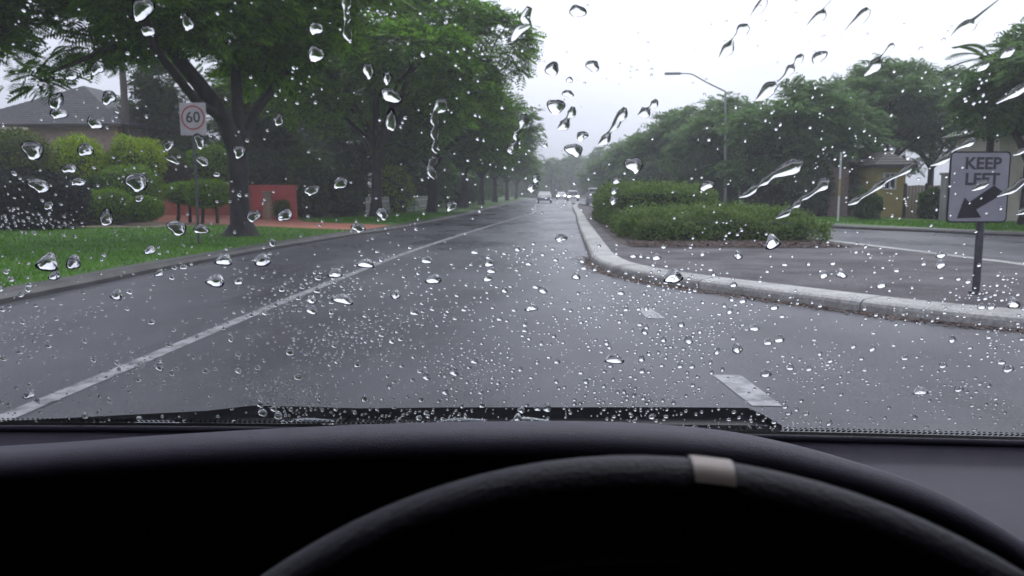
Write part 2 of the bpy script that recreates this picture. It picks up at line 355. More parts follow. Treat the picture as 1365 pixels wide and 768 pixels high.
# grass blades
def grass(name, poly, n, hmin, hmax, wid, m, dpow=1.0):
    P = np.array(poly); lo, hi = P.min(0), P.max(0); pts = []
    while sum(map(len, pts)) < n:
        q = RNG.uniform(lo, hi, (n*3, 2)); ins = np.zeros(len(q), bool); j = len(P)-1
        for i in range(len(P)):
            a, b = P[i], P[j]
            c = ((a[1] > q[:, 1]) != (b[1] > q[:, 1])) & (q[:, 0] < (b[0]-a[0])*(q[:, 1]-a[1])/(b[1]-a[1]+1e-12)+a[0])
            ins ^= c; j = i
        q = q[ins]; w = RNG.random(len(q)) < np.clip((9.0/np.maximum(q[:, 1], 9.0))**dpow, 0, 1); pts.append(q[w])
    q = np.concatenate(pts)[:n]; h = RNG.uniform(hmin, hmax, n); a = RNG.uniform(0, 6.283, n); w = wid*(.6+.8*RNG.random(n))*(1+q[:, 1]*.02)
    c, s_ = np.cos(a)*w, np.sin(a)*w; lx, ly = RNG.normal(0, .5, n)*h, RNG.normal(0, .5, n)*h; z0 = .125
    V = np.stack([np.stack([q[:, 0]-c, q[:, 1]-s_, np.full(n, z0)], 1), np.stack([q[:, 0]+c, q[:, 1]+s_, np.full(n, z0)], 1), np.stack([q[:, 0]+lx, q[:, 1]+ly, z0+h], 1)], 1).reshape(-1, 3)
    o = np_obj(name, V, np.arange(3*n).reshape(n, 3), m); return tag(o, 'short green grass blades covering the verge', 'grass', kind='stuff')
lvn = [tuple(p) for p in lv if 7 < p[1] < 46]
grass('grass', [p for p in lvn if p[1] < 24.5]+[(-8, 25.4), (-11, 27.6), (-14, 26.0), (-22, 25), (-30, 8)], 90000, .03, .085, .006, M['blade'], 1.2)
grass('grass', [p for p in lvn if p[1] > 28.5]+[(-8.5, 45), (-10.5, 33), (-9.5, 31.4)], 9000, .03, .08, .010, M['blade'])
grass('grass', [(13.2, 26.5), (15, 24.2), (22, 22.4), (28, 21.4), (28, 27), (16, 34), (12, 38), (10.2, 34)], 16000, .03, .08, .012, M['blade'])

# fallen leaves in the gutter of the island
q = []
nose = [j for j in range(len(ME)) if ME[j][1] < 16 and ME[j][0] < 6.5]
for _ in range(5200):
    i = random.choice(nose)
    q.append((i, -abs(random.gauss(0, .11))-.01))
T = np.gradient(ME, axis=0); T /= np.linalg.norm(T, axis=1)[:, None]+1e-9; Nn = np.stack([-T[:, 1], T[:, 0]], 1)
V = []
for _ in range(3500):
    x_, y_ = random.uniform(1.7, 6.3), 16.95+abs(random.gauss(0, 1.1)); a = random.uniform(0, 6.3); l = random.uniform(.02, .06); w = l*.35
    for dx, dy in ((-l, 0), (0, -w), (l, 0), (0, w)): V.append((x_+dx*math.cos(a)-dy*math.sin(a), y_+dx*math.sin(a)+dy*math.cos(a), .15+random.uniform(0, .03)))
for i, o in q:
    c = ME[i]+Nn[i]*o+T[i]*random.uniform(-.25, .25); a = random.uniform(0, 6.3); l = random.uniform(.012, .045); w = l*.4
    for dx, dy in ((-l, 0), (0, -w), (l, 0), (0, w)):
        V.append((c[0]+dx*math.cos(a)-dy*math.sin(a), c[1]+dx*math.sin(a)+dy*math.cos(a), .006+random.uniform(0, .012)))
tag(np_obj('leaf_litter', V, np.arange(len(V)).reshape(-1, 4), M['litter']), 'brown fallen leaves lying in the gutter and mulch of the median', 'leaf litter', kind='stuff')

# ================================================================= VEGETATION
def frond(npair, length=1.0, width=.42, droop=.35):
    V = []; F = []
    for i in range(npair):
        t = .12+.88*i/(npair-1); x = t*length; z = -droop*t*t*length; l = width*length*math.sin(math.pi*(.15+.80*(1-t)))*.9+.05*length
        for sg in (-1, 1):
            dx = .45*l; dy = sg*l; w = .55*length/npair; b = len(V)
            V += [(x, 0, z), (x+dx*.5-w, dy*.5, z-.02*length), (x+dx, dy, z-.22*l), (x+dx*.5+w, dy*.5, z-.02*length)]
            F.append((b, b+1, b+2, b+3))
    return np.array(V), np.array(F)
def spray(base, dirs, size, T, roll=.5, upv=None):
    TV, TF = T; n = len(base)
    x = dirs/np.linalg.norm(dirs, axis=1)[:, None]; up = (np.tile([0, 0, 1.0], (n, 1)) if upv is None else upv)+RNG.normal(0, roll, (n, 3))
    y = np.cross(up, x); y /= np.linalg.norm(y, axis=1)[:, None]+1e-9; z = np.cross(x, y)
    V = base[:, None]+size[:, None, None]*(TV[None, :, 0, None]*x[:, None]+TV[None, :, 1, None]*y[:, None]+TV[None, :, 2, None]*z[:, None])
    F = TF[None]+(np.arange(n)*len(TV))[:, None, None]
    return V.reshape(-1, 3), F.reshape(-1, TF.shape[1])
def unit(n, upb=.0):
    v = RNG.normal(0, 1, (n, 3)); v[:, 2] += upb; return v/np.linalg.norm(v, axis=1)[:, None]
FR_NEAR, FR_MID, FR_FAR = frond(9), frond(6), frond(4, width=.5)
def crown_mesh(name, blobs, clumps, per, fsize, T, m, csize=.5):
    Vs, Fs, o = [], [], 0
    tot = sum(r[0]*r[1]*r[2] for _, r in blobs)**1.0; wts = np.array([(r[0]*r[1]*r[2])**.67 for _, r in blobs]); wts /= wts.sum()
    for (c, r), w in zip(blobs, wts):
        n = max(4, int(clumps*w)); d = unit(n, .25); rad = RNG.uniform(.45, 1.0, n)**.6
        cc = np.array(c)+d*np.array(r)*rad[:, None]*(1+RNG.normal(0, .10, n))[:, None]
        base = np.repeat(cc, per, 0); dd = np.repeat(d, per, 0)
        az = RNG.uniform(0, 6.283, len(base)); hd = np.stack([np.cos(az), np.sin(az), RNG.normal(.05, .22, len(base))], 1)
        di = hd+dd*.55; base = base+RNG.normal(0, csize*.35, base.shape)*np.array([1, 1, .45])
        V, F = spray(base, di, fsize*RNG.uniform(.6, 1.25, len(base)), T)
        Vs.append(V); Fs.append(F+o); o += len(V)
    return np_mesh(name, np.concatenate(Vs), np.concatenate(Fs), m)
def limb_pts(a, b, sag=.12, n=6, wob=.08):
    a, b = np.array(a, float), np.array(b, float); d = b-a; ln = np.linalg.norm(d); o = []
    for i in range(n+1):
        t = i/n; p = a+d*t; p[2] += sag*ln*math.sin(math.pi*t); o.append(p+(RNG.normal(0, wob*ln*.15, 3) if 0 < i < n else 0))
    return o
def trunk_mesh(trunk, limbs, blobs, fine=True, twigs=3):
    mb = MB(); mb.tube([p for p, _ in trunk], [r for _, r in trunk], 12 if fine else 8)
    for pts, r0, r1 in limbs: mb.tube(pts, list(np.linspace(r0, r1, len(pts))), 9 if fine else 6)
    for (c, r) in blobs:
        for _ in range(twigs):
            e = np.array(c)+unit(1, .3)[0]*np.array(r)*.85; s0 = np.array(c)-np.array([0, 0, r[2]*.5])
            mb.tube(limb_pts(s0, e, .1, 4), list(np.linspace(.05, .012, 5)), 5)
    return mb
def tree(name, loc, label, trunk, limbs, blobs, clumps, per, fsize, T, m, group=None, csize=.5, fine=True, cat='tree', twigs=3, bark='bark'):
    t = thing(name, loc, label, cat, 0, group)
    trunk_mesh(trunk, limbs, blobs, fine, twigs).build('trunk', M[bark], t)
    link(bpy.data.objects.new('crown', crown_mesh('crown', blobs, clumps, per, fsize, T, m, csize)), t)
    return t

# the big flame tree by the speed sign (base 21.4 m ahead, 8.6 m left)
B1 = np.array([*at(322, 316, 21.2)[:2], .12])
def rel(px, py, Y): return np.array(at(px, py, Y))-B1
fk = rel(317, 205, 21.2)
trunk = [((0, 0, -.1), .80), ((0, 0, .06), .50), ((.02, 0, .35), .31), ((-.02, 0, .9), .255), (fk*.75, .25), (fk, .27)]
limbs = [([fk, rel(300, 160, 20.9), rel(268, 115, 20.6), rel(228, 66, 20.2), rel(185, 22, 19.8), rel(150, -15, 19.4)], .25, .12),
         ([rel(300, 160, 20.9), rel(262, 135, 20.0), rel(210, 70, 19), rel(190, 10, 18.4)], .14, .07),
         ([fk, rel(317, 150, 21.4), rel(314, 95, 21.7), rel(330, 30, 22), rel(340, -40, 22)], .20, .09),
         ([fk, rel(340, 150, 21.8), rel(385, 90, 22.6), rel(430, 40, 23.5)], .16, .06),
         ([rel(228, 66, 20.2), rel(150, 62, 19.4), rel(100, 84, 18.6), rel(60, 100, 18.4)], .09, .03),
         ([rel(185, 22, 19.8), rel(110, 10, 19), rel(20, -20, 18)], .09, .04)]
bl = [(rel(-10, 22, 18.5), (.75, .9, .40)), (rel(0, 66, 18.2), (.50, .6, .30)), (rel(125, 8, 19), (.9, 1.2, .40)), (rel(128, 62, 19.5), (.60, .7, .42)), (rel(172, 45, 19.5), (.45, .6, .5)), (rel(58, 104, 18.4), (.42, .5, .14)),
      (rel(215, 15, 19.5), (1.4, 1.5, .7)), (rel(300, 20, 20.5), (1.5, 1.6, .8)), (rel(395, 25, 22.5), (1.6, 1.7, .9)), (rel(350, 85, 23), (1.0, 1.2, .55)),
      (rel(120, -60, 19), (2.2, 2.0, .9)), (rel(300, -70, 21), (2.6, 2.2, .9)), (rel(430, -40, 24), (2.2, 2.0, .9)), (rel(-60, -20, 17.5), (1.6, 1.6, .8))]
tree('flame_tree', B1, 'large flame tree with a dark leaning limb right of the 60 speed sign', trunk, limbs, bl, 1050, 9, .52, FR_NEAR, M['leaf'], 'street trees along the left verge', .7)

# street tree row farther along the left verge
def street_tree(px, d, sc, label, xr=5.2, m='leaf_far', clumps=620, per=9, over=0.0, T=FR_MID, fs=.6):
    b = np.array([(px-737)/FPX*d*1.0, d, .12]); H = 9.3*sc
    fk = np.array([.1, 0, 2.6*sc]); tr = [((0, 0, -.1), .50), ((0, 0, .15), .36), ((.03, 0, .8), .27), (fk*.7, .24), (fk, .24)]
    bls = []; lm = []
    for i, (dx, dy, dz, r) in enumerate([(-3.2, 0, 5.2, 1.8), (-1.2, -2.6, 5.8, 2.0), (2.0, -2.2, 5.9, 1.9), (3.4+over, .3, 6.2, 1.9), (1.2, 2.6, 5.6, 2.0), (-2.0, 2.6, 5.4, 1.8), (0, 0, 7.4, 2.2), (2.2+over*.6, -.5, 7.6, 1.7), (-2.0, 0, 7.2, 1.8), (3.3, -1.4, 4.6, 1.3), (-1.0, -3.0, 4.2, 1.4), (1.8, 1.8, 4.0, 1.4)]):
        c = np.array([dx*xr/5.2, dy, dz])*sc+RNG.normal(0, .25, 3); bls.append((c, (r*sc*1.05, r*sc*1.05, r*sc*.62)))
        if i < 8: lm.append((limb_pts(fk, c-np.array([0, 0, .4]), .12), .15*sc, .05))
    return tree('flame_tree', b, label, tr, lm, bls, clumps, per, fs, T, M[m], 'street trees along the left verge', .8, fine=False)
street_tree(500, 38, 1.22, 'tall flame tree whose crown hangs out over the road, left of the pale picket fence', 5.4, 'leaf', 920, 9, .8, FR_MID, .62)
street_tree(575, 49, 1.02, 'flame tree at the far end of the pale picket fence', 5.4, 'leaf', 850, 9, .3)
street_tree(618, 63, 1.02, 'third flame tree past the pale picket fence, in the left row', over=.4)
far_left = [(641, 80, 1.0, 'flame tree fourth from the far end of the left row'), (660, 98, 1.0, 'flame tree third from the far end of the left row'), (676, 122, 1.0, 'flame tree next to last in the left row'), (688, 150, .95, 'flame tree at the far end of the left row')]
ft = None
for i, (px, d, sc, lab) in enumerate(far_left):
    if ft is None: ft = street_tree(px, d, sc, lab, clumps=520, per=8, T=FR_FAR, fs=.75)
    else:
        c = clone(ft); c.location = ((px-737)/FPX*d, d, .12); c.rotation_euler.z = i*1.9; c.scale = (sc,)*3; c['label'] = lab

# background trees behind the left gardens
def bushy(name, loc, H, Wd, label, m, clumps=300, per=8, fs=.7, T=FR_FAR, group=None, low=.15, trunk_r=.2, cat='tree'):
    bls = []
    for i in range(7):
        a = i*2.4; zz = low+(.9-low)*((i*.37+.2) % 1.0); w = Wd*.5*(1-.35*zz)
        bls.append((np.array([math.cos(a)*w*.5, math.sin(a)*w*.5, H*zz]), (w*.62, w*.62, H*.20)))
    bls.append((np.array([0, 0, H*.85]), (Wd*.25, Wd*.25, H*.15)))
    tr = [((0, 0, -.1), trunk_r*1.3), ((.05, 0, H*.3), trunk_r), ((0, .05, H*.6), trunk_r*.6), ((0, 0, H*.85), trunk_r*.25)]
    return tree(name, loc, label, tr, [], bls, clumps, per, fs, T, m, group, .6, False, cat, 1)
gl_ = 'background trees behind the left gardens'
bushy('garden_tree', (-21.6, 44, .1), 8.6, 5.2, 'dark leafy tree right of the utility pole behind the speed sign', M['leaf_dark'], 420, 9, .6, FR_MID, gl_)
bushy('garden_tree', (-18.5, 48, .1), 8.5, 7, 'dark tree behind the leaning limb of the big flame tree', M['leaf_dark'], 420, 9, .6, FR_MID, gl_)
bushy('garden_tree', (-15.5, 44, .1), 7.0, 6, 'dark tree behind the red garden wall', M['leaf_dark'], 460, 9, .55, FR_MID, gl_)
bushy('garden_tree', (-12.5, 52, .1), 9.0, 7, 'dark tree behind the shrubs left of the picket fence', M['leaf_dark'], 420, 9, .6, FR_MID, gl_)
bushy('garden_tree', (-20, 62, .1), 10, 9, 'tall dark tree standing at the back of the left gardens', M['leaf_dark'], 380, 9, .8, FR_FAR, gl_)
bushy('garden_tree', (-12.5, 68, .1), 9, 8, 'tree behind the picket fence in the left gardens', M['leaf_far'], 380, 9, .8, FR_FAR, gl_)
bushy('garden_tree', (-13, 90, .1), 9, 10, 'nearer tree behind the far part of the left row', M['leaf_far'], 340, 9, .9, FR_FAR, gl_)
bushy('garden_tree', (-14, 120, .1), 10, 12, 'farther tree behind the far part of the left row', M['leaf_far'], 340, 9, 1.0, FR_FAR, gl_)

# shrubs and clipped hedges
LEAF = (np.array([(0, 0, 0), (.5, -.28, .05), (1, 0, -.08), (.5, .28, .05)]), np.array([(0, 1, 2, 3)]))
def shrub(name, c, r, label, m, n=2600, leaf=.09, p=2.6, lump=.12, group=None, stems=None, cat='shrub', flat=.0, top=None):
    if leaf < .12: n = int(n*2.2); leaf *= 1.15
    """leafy body with centre c (z = centre above ground) and half sizes r; p = squareness"""
    t = thing(name, (c[0], c[1], .12), label, cat, 0, group); cz = c[2]-.12
    d = unit(n, .15); q = (np.abs(d)**p).sum(1)**(-1/p); d2 = d*q[:, None]
    ph = RNG.uniform(0, 6.3, 6)
    lm = 1+lump*(np.sin(d[:, 0]*5+ph[0])*np.sin(d[:, 1]*5+ph[1])+.6*np.sin(d[:, 2]*6+ph[2]+d[:, 0]*4))+RNG.normal(0, .035, n)
    base = np.array([0, 0, cz])+d2*np.array(r)*lm[:, None]*RNG.uniform(.86, 1.0, n)[:, None]
    nr = d2/np.array(r)**1.0; nr = np.sign(nr)*np.abs(nr)**(p-1); nr /= np.linalg.norm(nr, axis=1)[:, None]+1e-9
    V, F = spray(base, unit(n)+nr*.25, leaf*RNG.uniform(.6, 1.3, n), LEAF, .38, nr)
    np_obj('foliage', V, F, m, t)
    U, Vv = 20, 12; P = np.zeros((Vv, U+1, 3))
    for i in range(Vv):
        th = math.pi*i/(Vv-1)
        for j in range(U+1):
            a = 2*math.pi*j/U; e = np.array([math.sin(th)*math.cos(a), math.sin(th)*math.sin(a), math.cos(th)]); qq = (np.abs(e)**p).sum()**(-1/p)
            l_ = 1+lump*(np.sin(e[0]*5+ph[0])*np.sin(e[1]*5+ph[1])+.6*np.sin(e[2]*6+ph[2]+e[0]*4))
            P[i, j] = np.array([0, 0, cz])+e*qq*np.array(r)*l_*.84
    grid('dark_core', P, M['core'], t)
    if stems:
        for (sx, sy) in stems:
            MB().tube([(sx, sy, -.05), (sx*.9+.03, sy, cz*.45), (sx*.8, sy*.8, cz)], [.07, .055, .05], 7).build('stem', M['bark'], t)
    return t
def shrub_px(name, x0, x1, y0, y1, d, label, m, depth=None, **k):
    """shrub that fills a rectangle of the view at distance d"""
    a, b = at((x0+x1)/2, (y0+y1)/2, d), (x1-x0)/2*d/FPX
    hz = (y1-y0)/2*d/FPX; z = max(a[2], hz*.8+.10)
    return shrub(name, (a[0], d, z), (b, depth or min(b, 1.4), hz), label, m, **k)
shrub_px('hedge', -60, 108, 229, 312, 25, 'dark purple black hedge at the left edge of the lawn', M['leaf_purple'], p=4, n=5200, leaf=.10, lump=.05, cat='hedge')
shrub_px('hedge', -70, 76, 174, 312, 28.5, 'olive hedge rising behind the dark hedge, below the grey roof', M['leaf_olive'], p=3.4, n=5000, leaf=.11, cat='hedge', lump=.06)
shrub_px('clipped_shrub', 74, 142, 181, 300, 33, 'bright lime shrub below the grey tiled roof, left of the utility pole', M['leaf_light'], n=3600, leaf=.11, lump=.10)
shrub_px('clipped_shrub', 146, 222, 184, 262, 34.5, 'wide bright lime shrub right of the utility pole foot', M['leaf_light'], n=3600, leaf=.11, lump=.10)
shrub_px('clipped_shrub', 132, 213, 221, 300, 31, 'domed green clipped shrub in the middle of the left garden', M['leaf_mid'], n=3200, leaf=.08, lump=.05)
shrub_px('clipped_shrub', 104, 146, 236, 300, 30, 'small dark green clump beside the dark hedge', M['leaf_dark'], n=2200, leaf=.08, lump=.08)
shrub_px('clipped_shrub', 106, 178, 252, 300, 28.6, 'low clipped shrub with a green top at the lawn edge beside the dark hedge', M['leaf_mid'], n=3200, leaf=.07, lump=.06)
shrub_px('clipped_shrub', 171, 215, 262, 294, 28.2, 'small round clipped shrub between the low clipped shrub and the topiary', M['leaf_mid'], n=2200, leaf=.07, lump=.04)
shrub_px('topiary', 222, 268, 243, 272, 30.5, 'left flat topped topiary on bare stems under the speed sign', M['leaf_mid'], n=2000, leaf=.07, lump=.08, stems=[(-.3, 0), (.15, .1)], cat='topiary')
shrub_px('topiary', 250, 303, 240, 277, 29.6, 'right flat topped topiary on bare stems just left of the big trunk', M['leaf_mid'], n=2600, leaf=.07, lump=.06, p=3.2, stems=[(-.25, 0), (.3, .1)], cat='topiary')
shrub_px('clipped_shrub', 217, 254, 217, 246, 35, 'dark russet ball shaped shrub above the left topiary', M['leaf_brown'], n=1600, leaf=.07, lump=.03, stems=[(0, 0)])
shrub_px('clipped_shrub', 196, 240, 190, 252, 39, 'pale green shrub behind the russet ball shaped shrub', M['leaf_olive'], n=2200, leaf=.10)
shrub_px('clipped_shrub', 252, 312, 196, 250, 38, 'green shrub behind the speed sign post', M['leaf_mid'], n=2600, leaf=.10, lump=.12)
gs = 'dark shrubs under the left street trees'
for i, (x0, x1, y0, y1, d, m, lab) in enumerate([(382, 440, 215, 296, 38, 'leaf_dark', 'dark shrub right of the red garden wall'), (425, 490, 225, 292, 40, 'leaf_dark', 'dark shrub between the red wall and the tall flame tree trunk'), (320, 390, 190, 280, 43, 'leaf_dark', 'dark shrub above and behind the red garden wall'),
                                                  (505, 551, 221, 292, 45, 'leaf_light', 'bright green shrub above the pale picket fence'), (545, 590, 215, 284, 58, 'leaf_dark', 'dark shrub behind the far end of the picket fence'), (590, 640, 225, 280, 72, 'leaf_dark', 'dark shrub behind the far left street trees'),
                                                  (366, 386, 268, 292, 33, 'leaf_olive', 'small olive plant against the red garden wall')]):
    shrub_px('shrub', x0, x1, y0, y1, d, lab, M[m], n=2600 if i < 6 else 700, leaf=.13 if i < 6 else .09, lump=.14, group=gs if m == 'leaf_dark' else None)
tag(bpy.data.objects['shrub'], None)

# median hedge, second hedge, golden bush
def box_hedge(name, x0, x1, y0, y1, zt, label, m, n, leaf=.08, zb=.42, slope=0.0, sk=0.0):
    t = thing(name, ((x0+x1)/2, (y0+y1)/2, .14), label, 'hedge'); hx, hy = (x1-x0)/2, (y1-y0)/2
    A = np.array([2*hx*2*hy*1.2, 2*hx*(zt-zb), 2*hx*(zt-zb)*.5, 2*hy*(zt-zb), 2*hy*(zt-zb)]); A /= A.sum(); Vs = []; D = []
    for k_, a in enumerate(A):
        c = int(n*a); u, w = RNG.uniform(-1, 1, c), RNG.uniform(0, 1, c)
        w2 = 1-(1-w)**1.0
        if k_ == 0: P = np.stack([u*hx, RNG.uniform(-1, 1, c)*hy, np.full(c, zt)], 1); d = np.tile([0, 0, 1.0], (c, 1))
        elif k_ == 1: P = np.stack([u*hx, np.full(c, -hy), zb+(zt-zb)*w2], 1); d = np.tile([0, -1.0, .2], (c, 1))
        elif k_ == 2: P = np.stack([u*hx, np.full(c, hy), zb+(zt-zb)*w2], 1); d = np.tile([0, 1.0, .2], (c, 1))
        elif k_ == 3: P = np.stack([np.full(c, -hx), u*hy, zb+(zt-zb)*w2], 1); d = np.tile([-1.0, 0, .2], (c, 1))
        else: P = np.stack([np.full(c, hx), u*hy, zb+(zt-zb)*w2], 1); d = np.tile([1.0, 0, .2], (c, 1))
        Vs.append(P); D.append(d)
    P = np.concatenate(Vs); D = np.concatenate(D)
    wob = .09*np.sin(P[:, 0]*1.5+1)*np.cos(P[:, 1]*.9)+.09*np.sin(P[:, 0]*3.7+P[:, 1]*2.3)+.06*np.sin(P[:, 0]*7.1-P[:, 1]*4)*RNG.random(len(P))
    P[:, 1] += .16*np.sin(P[:, 0]*2.1+P[:, 2]*2)*np.where(np.abs(P[:, 1]) > hy*.9, 1, 0); P[:, 0] += .16*np.sin(P[:, 1]*2.4)*np.where(np.abs(P[:, 0]) > hx*.95, 1, 0)
    # rounded shoulders
    ex = np.clip((np.abs(P[:, 0])-(hx-.35))/.35, 0, 1); ey = np.clip((np.abs(P[:, 1])-(hy-.35))/.35, 0, 1); top = np.clip((P[:, 2]-(zt-.35))/.35, 0, 1)
    P[:, 2] -= .22*np.maximum(ex, ey)**2*top; P[:, 2] += wob*np.clip((P[:, 2]-zb)/(zt-zb), 0, 1)+slope*P[:, 1]; P[:, 0] += sk*P[:, 1]
    P += RNG.normal(0, .065, P.shape)*np.where(RNG.random((len(P), 1)) < .08, 2.2, 1); P[:, 2] -= .14
    V, F = spray(P, D*.25+unit(len(P)), leaf*RNG.uniform(.6, 1.3, len(P)), LEAF, .40, D)
    np_obj('foliage', V, F, m, t)
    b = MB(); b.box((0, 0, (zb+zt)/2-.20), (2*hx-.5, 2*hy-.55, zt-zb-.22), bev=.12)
    b.v = [(x+sk*y, y, z) for x, y, z in b.v]; b.build('dark_core', M['core'], t)
    st = MB()
    for _ in range(int(hx*hy*9)+8):
        x, y = RNG.uniform(-hx+.15, hx-.15), RNG.uniform(-hy+.1, hy-.1)
        st.tube([(x+sk*y, y, -.02), (x+RNG.normal(0, .08)+sk*y, y+RNG.normal(0, .08), zb+.15)], [.018, .012], 5, cap=False)
    st.build('stem', M['bark'], t)['kind'] = 'stuff'
    return t
box_hedge('median_hedge', 1.95, 6.5, 19.4, 24.0, .74, 'long low clipped hedge on the mulch bed of the median island', M['leaf_median'], 24000, .085, .08)
box_hedge('median_hedge', 2.0, 5.1, 25.5, 36, 1.45, 'taller hedge on the median behind the long low hedge', M['leaf_median'], 22000, .10, .15)
shrub('golden_shrub', (2.75, 37.5, .68), (.75, 1.0, .68), 'yellow green shrub at the far left end of the median hedges', M['leaf_yellow'], 2600, .09, 2.4, .1)
shrub('shrub', (3.3, 45, .9), (.8, 2.5, .85), 'green shrub on the median just behind the yellow green shrub', M['leaf_median'], 2600, .11)

# trees on the right
gr_ = 'trees beyond the opposite carriageway'
def right_tree(px, d, ytop, wpx, label, m='leaf_blue_hazed', clumps=560, low=.25, T=FR_MID, fs=.55, seed=0):
    b = np.array([(px-737)/FPX*d, d, .12]); H = at(px, ytop, d)[2]-.3; Wd = wpx*d/FPX; hw = Wd/2
    bls = []; lm = []; fk = np.array([0, 0, H*.30])
    spec = [(-.62, .0, .62, .42), (-.25, -.4, .72, .46), (.3, -.35, .70, .46), (.65, .1, .60, .42), (.2, .45, .72, .45), (-.35, .4, .66, .42), (0, 0, .84, .48), (-.7, -.15, .40, .34), (.7, -.2, .40, .34), (.1, -.6, .46, .36), (-.25, -.5, .34, .32), (.4, -.45, .30, .30)]
    if low > .35: spec = [q for q in spec if q[2] > .5]
    for i, (dx, dy, dz, r) in enumerate(spec):
        c = np.array([dx*hw, dy*hw, dz*H])+RNG.normal(0, .2, 3); bls.append((c, (r*hw, r*hw, r*H*.30)))
        if i < 8: lm.append((limb_pts(fk, c, .1), .13, .04))
    tr = [((0, 0, -.1), .34), ((0, 0, .3), .26), (fk*.7, .22), (fk, .21)]
    return tree('spreading_tree', b, label, tr, lm, bls, clumps, 9, fs, T, M[m], gr_, .7, False)
right_tree(1345, 30, 25, 190, 'tree above the KEEP LEFT sign at the right edge', clumps=560, low=.4)
right_tree(1275, 53, 100, 240, 'tree behind the KEEP LEFT sign, left of the mauve roof', clumps=520, low=.4)
right_tree(1165, 50, 84, 230, 'broad tree with a visible dark trunk behind the yellow house', clumps=800, low=.4)
right_tree(1222, 58, 96, 190, 'tree between the broad right tree and the tree behind the KEEP LEFT sign', clumps=480, low=.4)
right_tree(1110, 56, 100, 200, 'tree behind the thin pale pole, left of the broad right tree', clumps=520)
right_tree(1060, 44, 112, 190, 'tree left of the thin pale pole, behind the median hedge end', clumps=640)
right_tree(975, 54, 124, 180, 'tree just right of the street lamp post', clumps=600)
right_tree(905, 68, 142, 140, 'tree left of the street lamp post', clumps=520, T=FR_FAR, fs=.7)
right_tree(858, 88, 174, 95, 'smaller tree third from the far end of the right row', clumps=380, T=FR_FAR, fs=.8)
right_tree(826, 112, 192, 70, 'small tree second from the far end of the right row', clumps=320, T=FR_FAR, fs=.9)
right_tree(803, 145, 214, 55, 'small tree at the far end of the right row', clumps=300, T=FR_FAR, fs=1.0)
b = np.array([*at(1312, 280, 31)[:2], .12]); hp = at(1318, 78, 31)-b
t = thing('palm', b, 'palm with spiky drooping fronds left of the right edge tree', 'palm')
MB().tube([(0, 0, -.1), (.05, 0, hp[2]*.5), tuple(hp)], [.16, .13, .11], 8).build('trunk', M['bark'], t)
PF = frond(16, 1.0, .20, .55)
for q in range(11):
    a_ = q*2*math.pi/11+.2; V, F = spray(hp[None], np.array([[math.cos(a_), math.sin(a_), .75-.5*(q % 3)]]), np.array([1.6]), PF, .05)
    np_obj('frond', V, F, M['leaf_dark'], t)
gu = 'dark shrubs below the right hand trees'
for x0, x1, y0, y1, d, lab in [(985, 1060, 190, 292, 46, 'dark shrub under the trees behind the median hedge end'), (1045, 1108, 205, 292, 41, 'dark shrub left of the thin pale pole'), (900, 990, 195, 290, 52, 'dark shrub under the trees beside the street lamp post'), (845, 905, 215, 284, 64, 'dark shrub under the right trees left of the street lamp'),
                               (1228, 1252, 255, 292, 36.5, 'dark shrub in front of the brown fence'), (808, 850, 228, 280, 84, 'dark shrub at the far end of the right hand trees'), (1140, 1172, 258, 293, 35.5, 'dark shrub left of the yellow house wall')]:
    shrub_px('shrub', x0, x1, y0, y1, d, lab, M['leaf_dark'] if d < 60 else M['leaf_blue_hazed'], n=2600, leaf=.14, lump=.16, group=gu)

# far woodland closing the road, and two thin gum trees
gf = 'distant trees closing the end of the road'
for px, d, yt, wpx, lab in [(700, 205, 226, 60, 'distant tree left of the silver car at the road end'), (733, 215, 232, 45, 'distant low tree above the silver car at the road end'), (762, 235, 210, 70, 'distant tall tree above the white cars'), (795, 215, 214, 60, 'distant tree right of the white cars'), (828, 190, 212, 60, 'distant tree above the golden shrub'), (665, 220, 214, 70, 'distant tree behind the far end of the left row')]:
    b = (px-737)/FPX*d; bushy('distant_tree', (b, d, 0), at(px, yt, d)[2], wpx*d/FPX, lab, M['leaf_far'], 260, 8, 1.7, FR_FAR, gf, .1, .35)
for px, d, yt, lab in [(798, 185, 200, 'thin distant gum tree rising above the right tree line'), (735, 200, 214, 'thin distant gum tree between the left row and the tall distant tree')]:
    x = (px-737)/FPX*d; H = at(px, yt, d)[2]
    tree('gum_tree', (x, d, 0), lab, [((0, 0, 0), .3), ((.2, 0, H*.5), .22), ((-.2, 0, H*.9), .1)], [(limb_pts((.1, 0, H*.5), (1.6, 0, H*.72)), .12, .05), (limb_pts((.1, 0, H*.55), (-1.5, 0, H*.8)), .12, .05)],
         [(np.array([1.5, 0, H*.74]), (1.2, 1.2, .7)), (np.array([-1.4, 0, H*.82]), (1.2, 1.2, .7)), (np.array([0, 0, H*.95]), (1.5, 1.2, .8))], 60, 7, .9, FR_FAR, M['leaf_far'], fine=False)

# ================================================================= BUILDINGS, FENCES
def hip_roof(mb, x0, x1, y0, y1, ze, zr, rows=9, inset=None):
    """hip roof in stepped tile courses"""
    w, d = x1-x0, y1-y0; ins = inset if inset is not None else min(w, d)/2
    for k_ in range(rows):
        def ring(t, dz): 
            a = ins*t; b = min(d/2-.01, ins*t) if inset is None else (d/2-.01)*t
            z = ze+(zr-ze)*t+dz; return [(x0+a, y0+b, z), (x1-a, y0+b, z), (x1-a, y1-b, z), (x0+a, y1-b, z)]
        A, B = ring(k_/rows, .022), ring((k_+1)/rows, 0); C = ring(k_/rows, -.01)
        mb.add(A+B, [(i, (i+1) % 4, 4+(i+1) % 4, 4+i) for i in range(4)]); mb.add(C+A, [(i, (i+1) % 4, 4+(i+1) % 4, 4+i) for i in range(4)])
    T = ring(1, 0); mb.add(T, [(0, 1, 2, 3)]); return mb
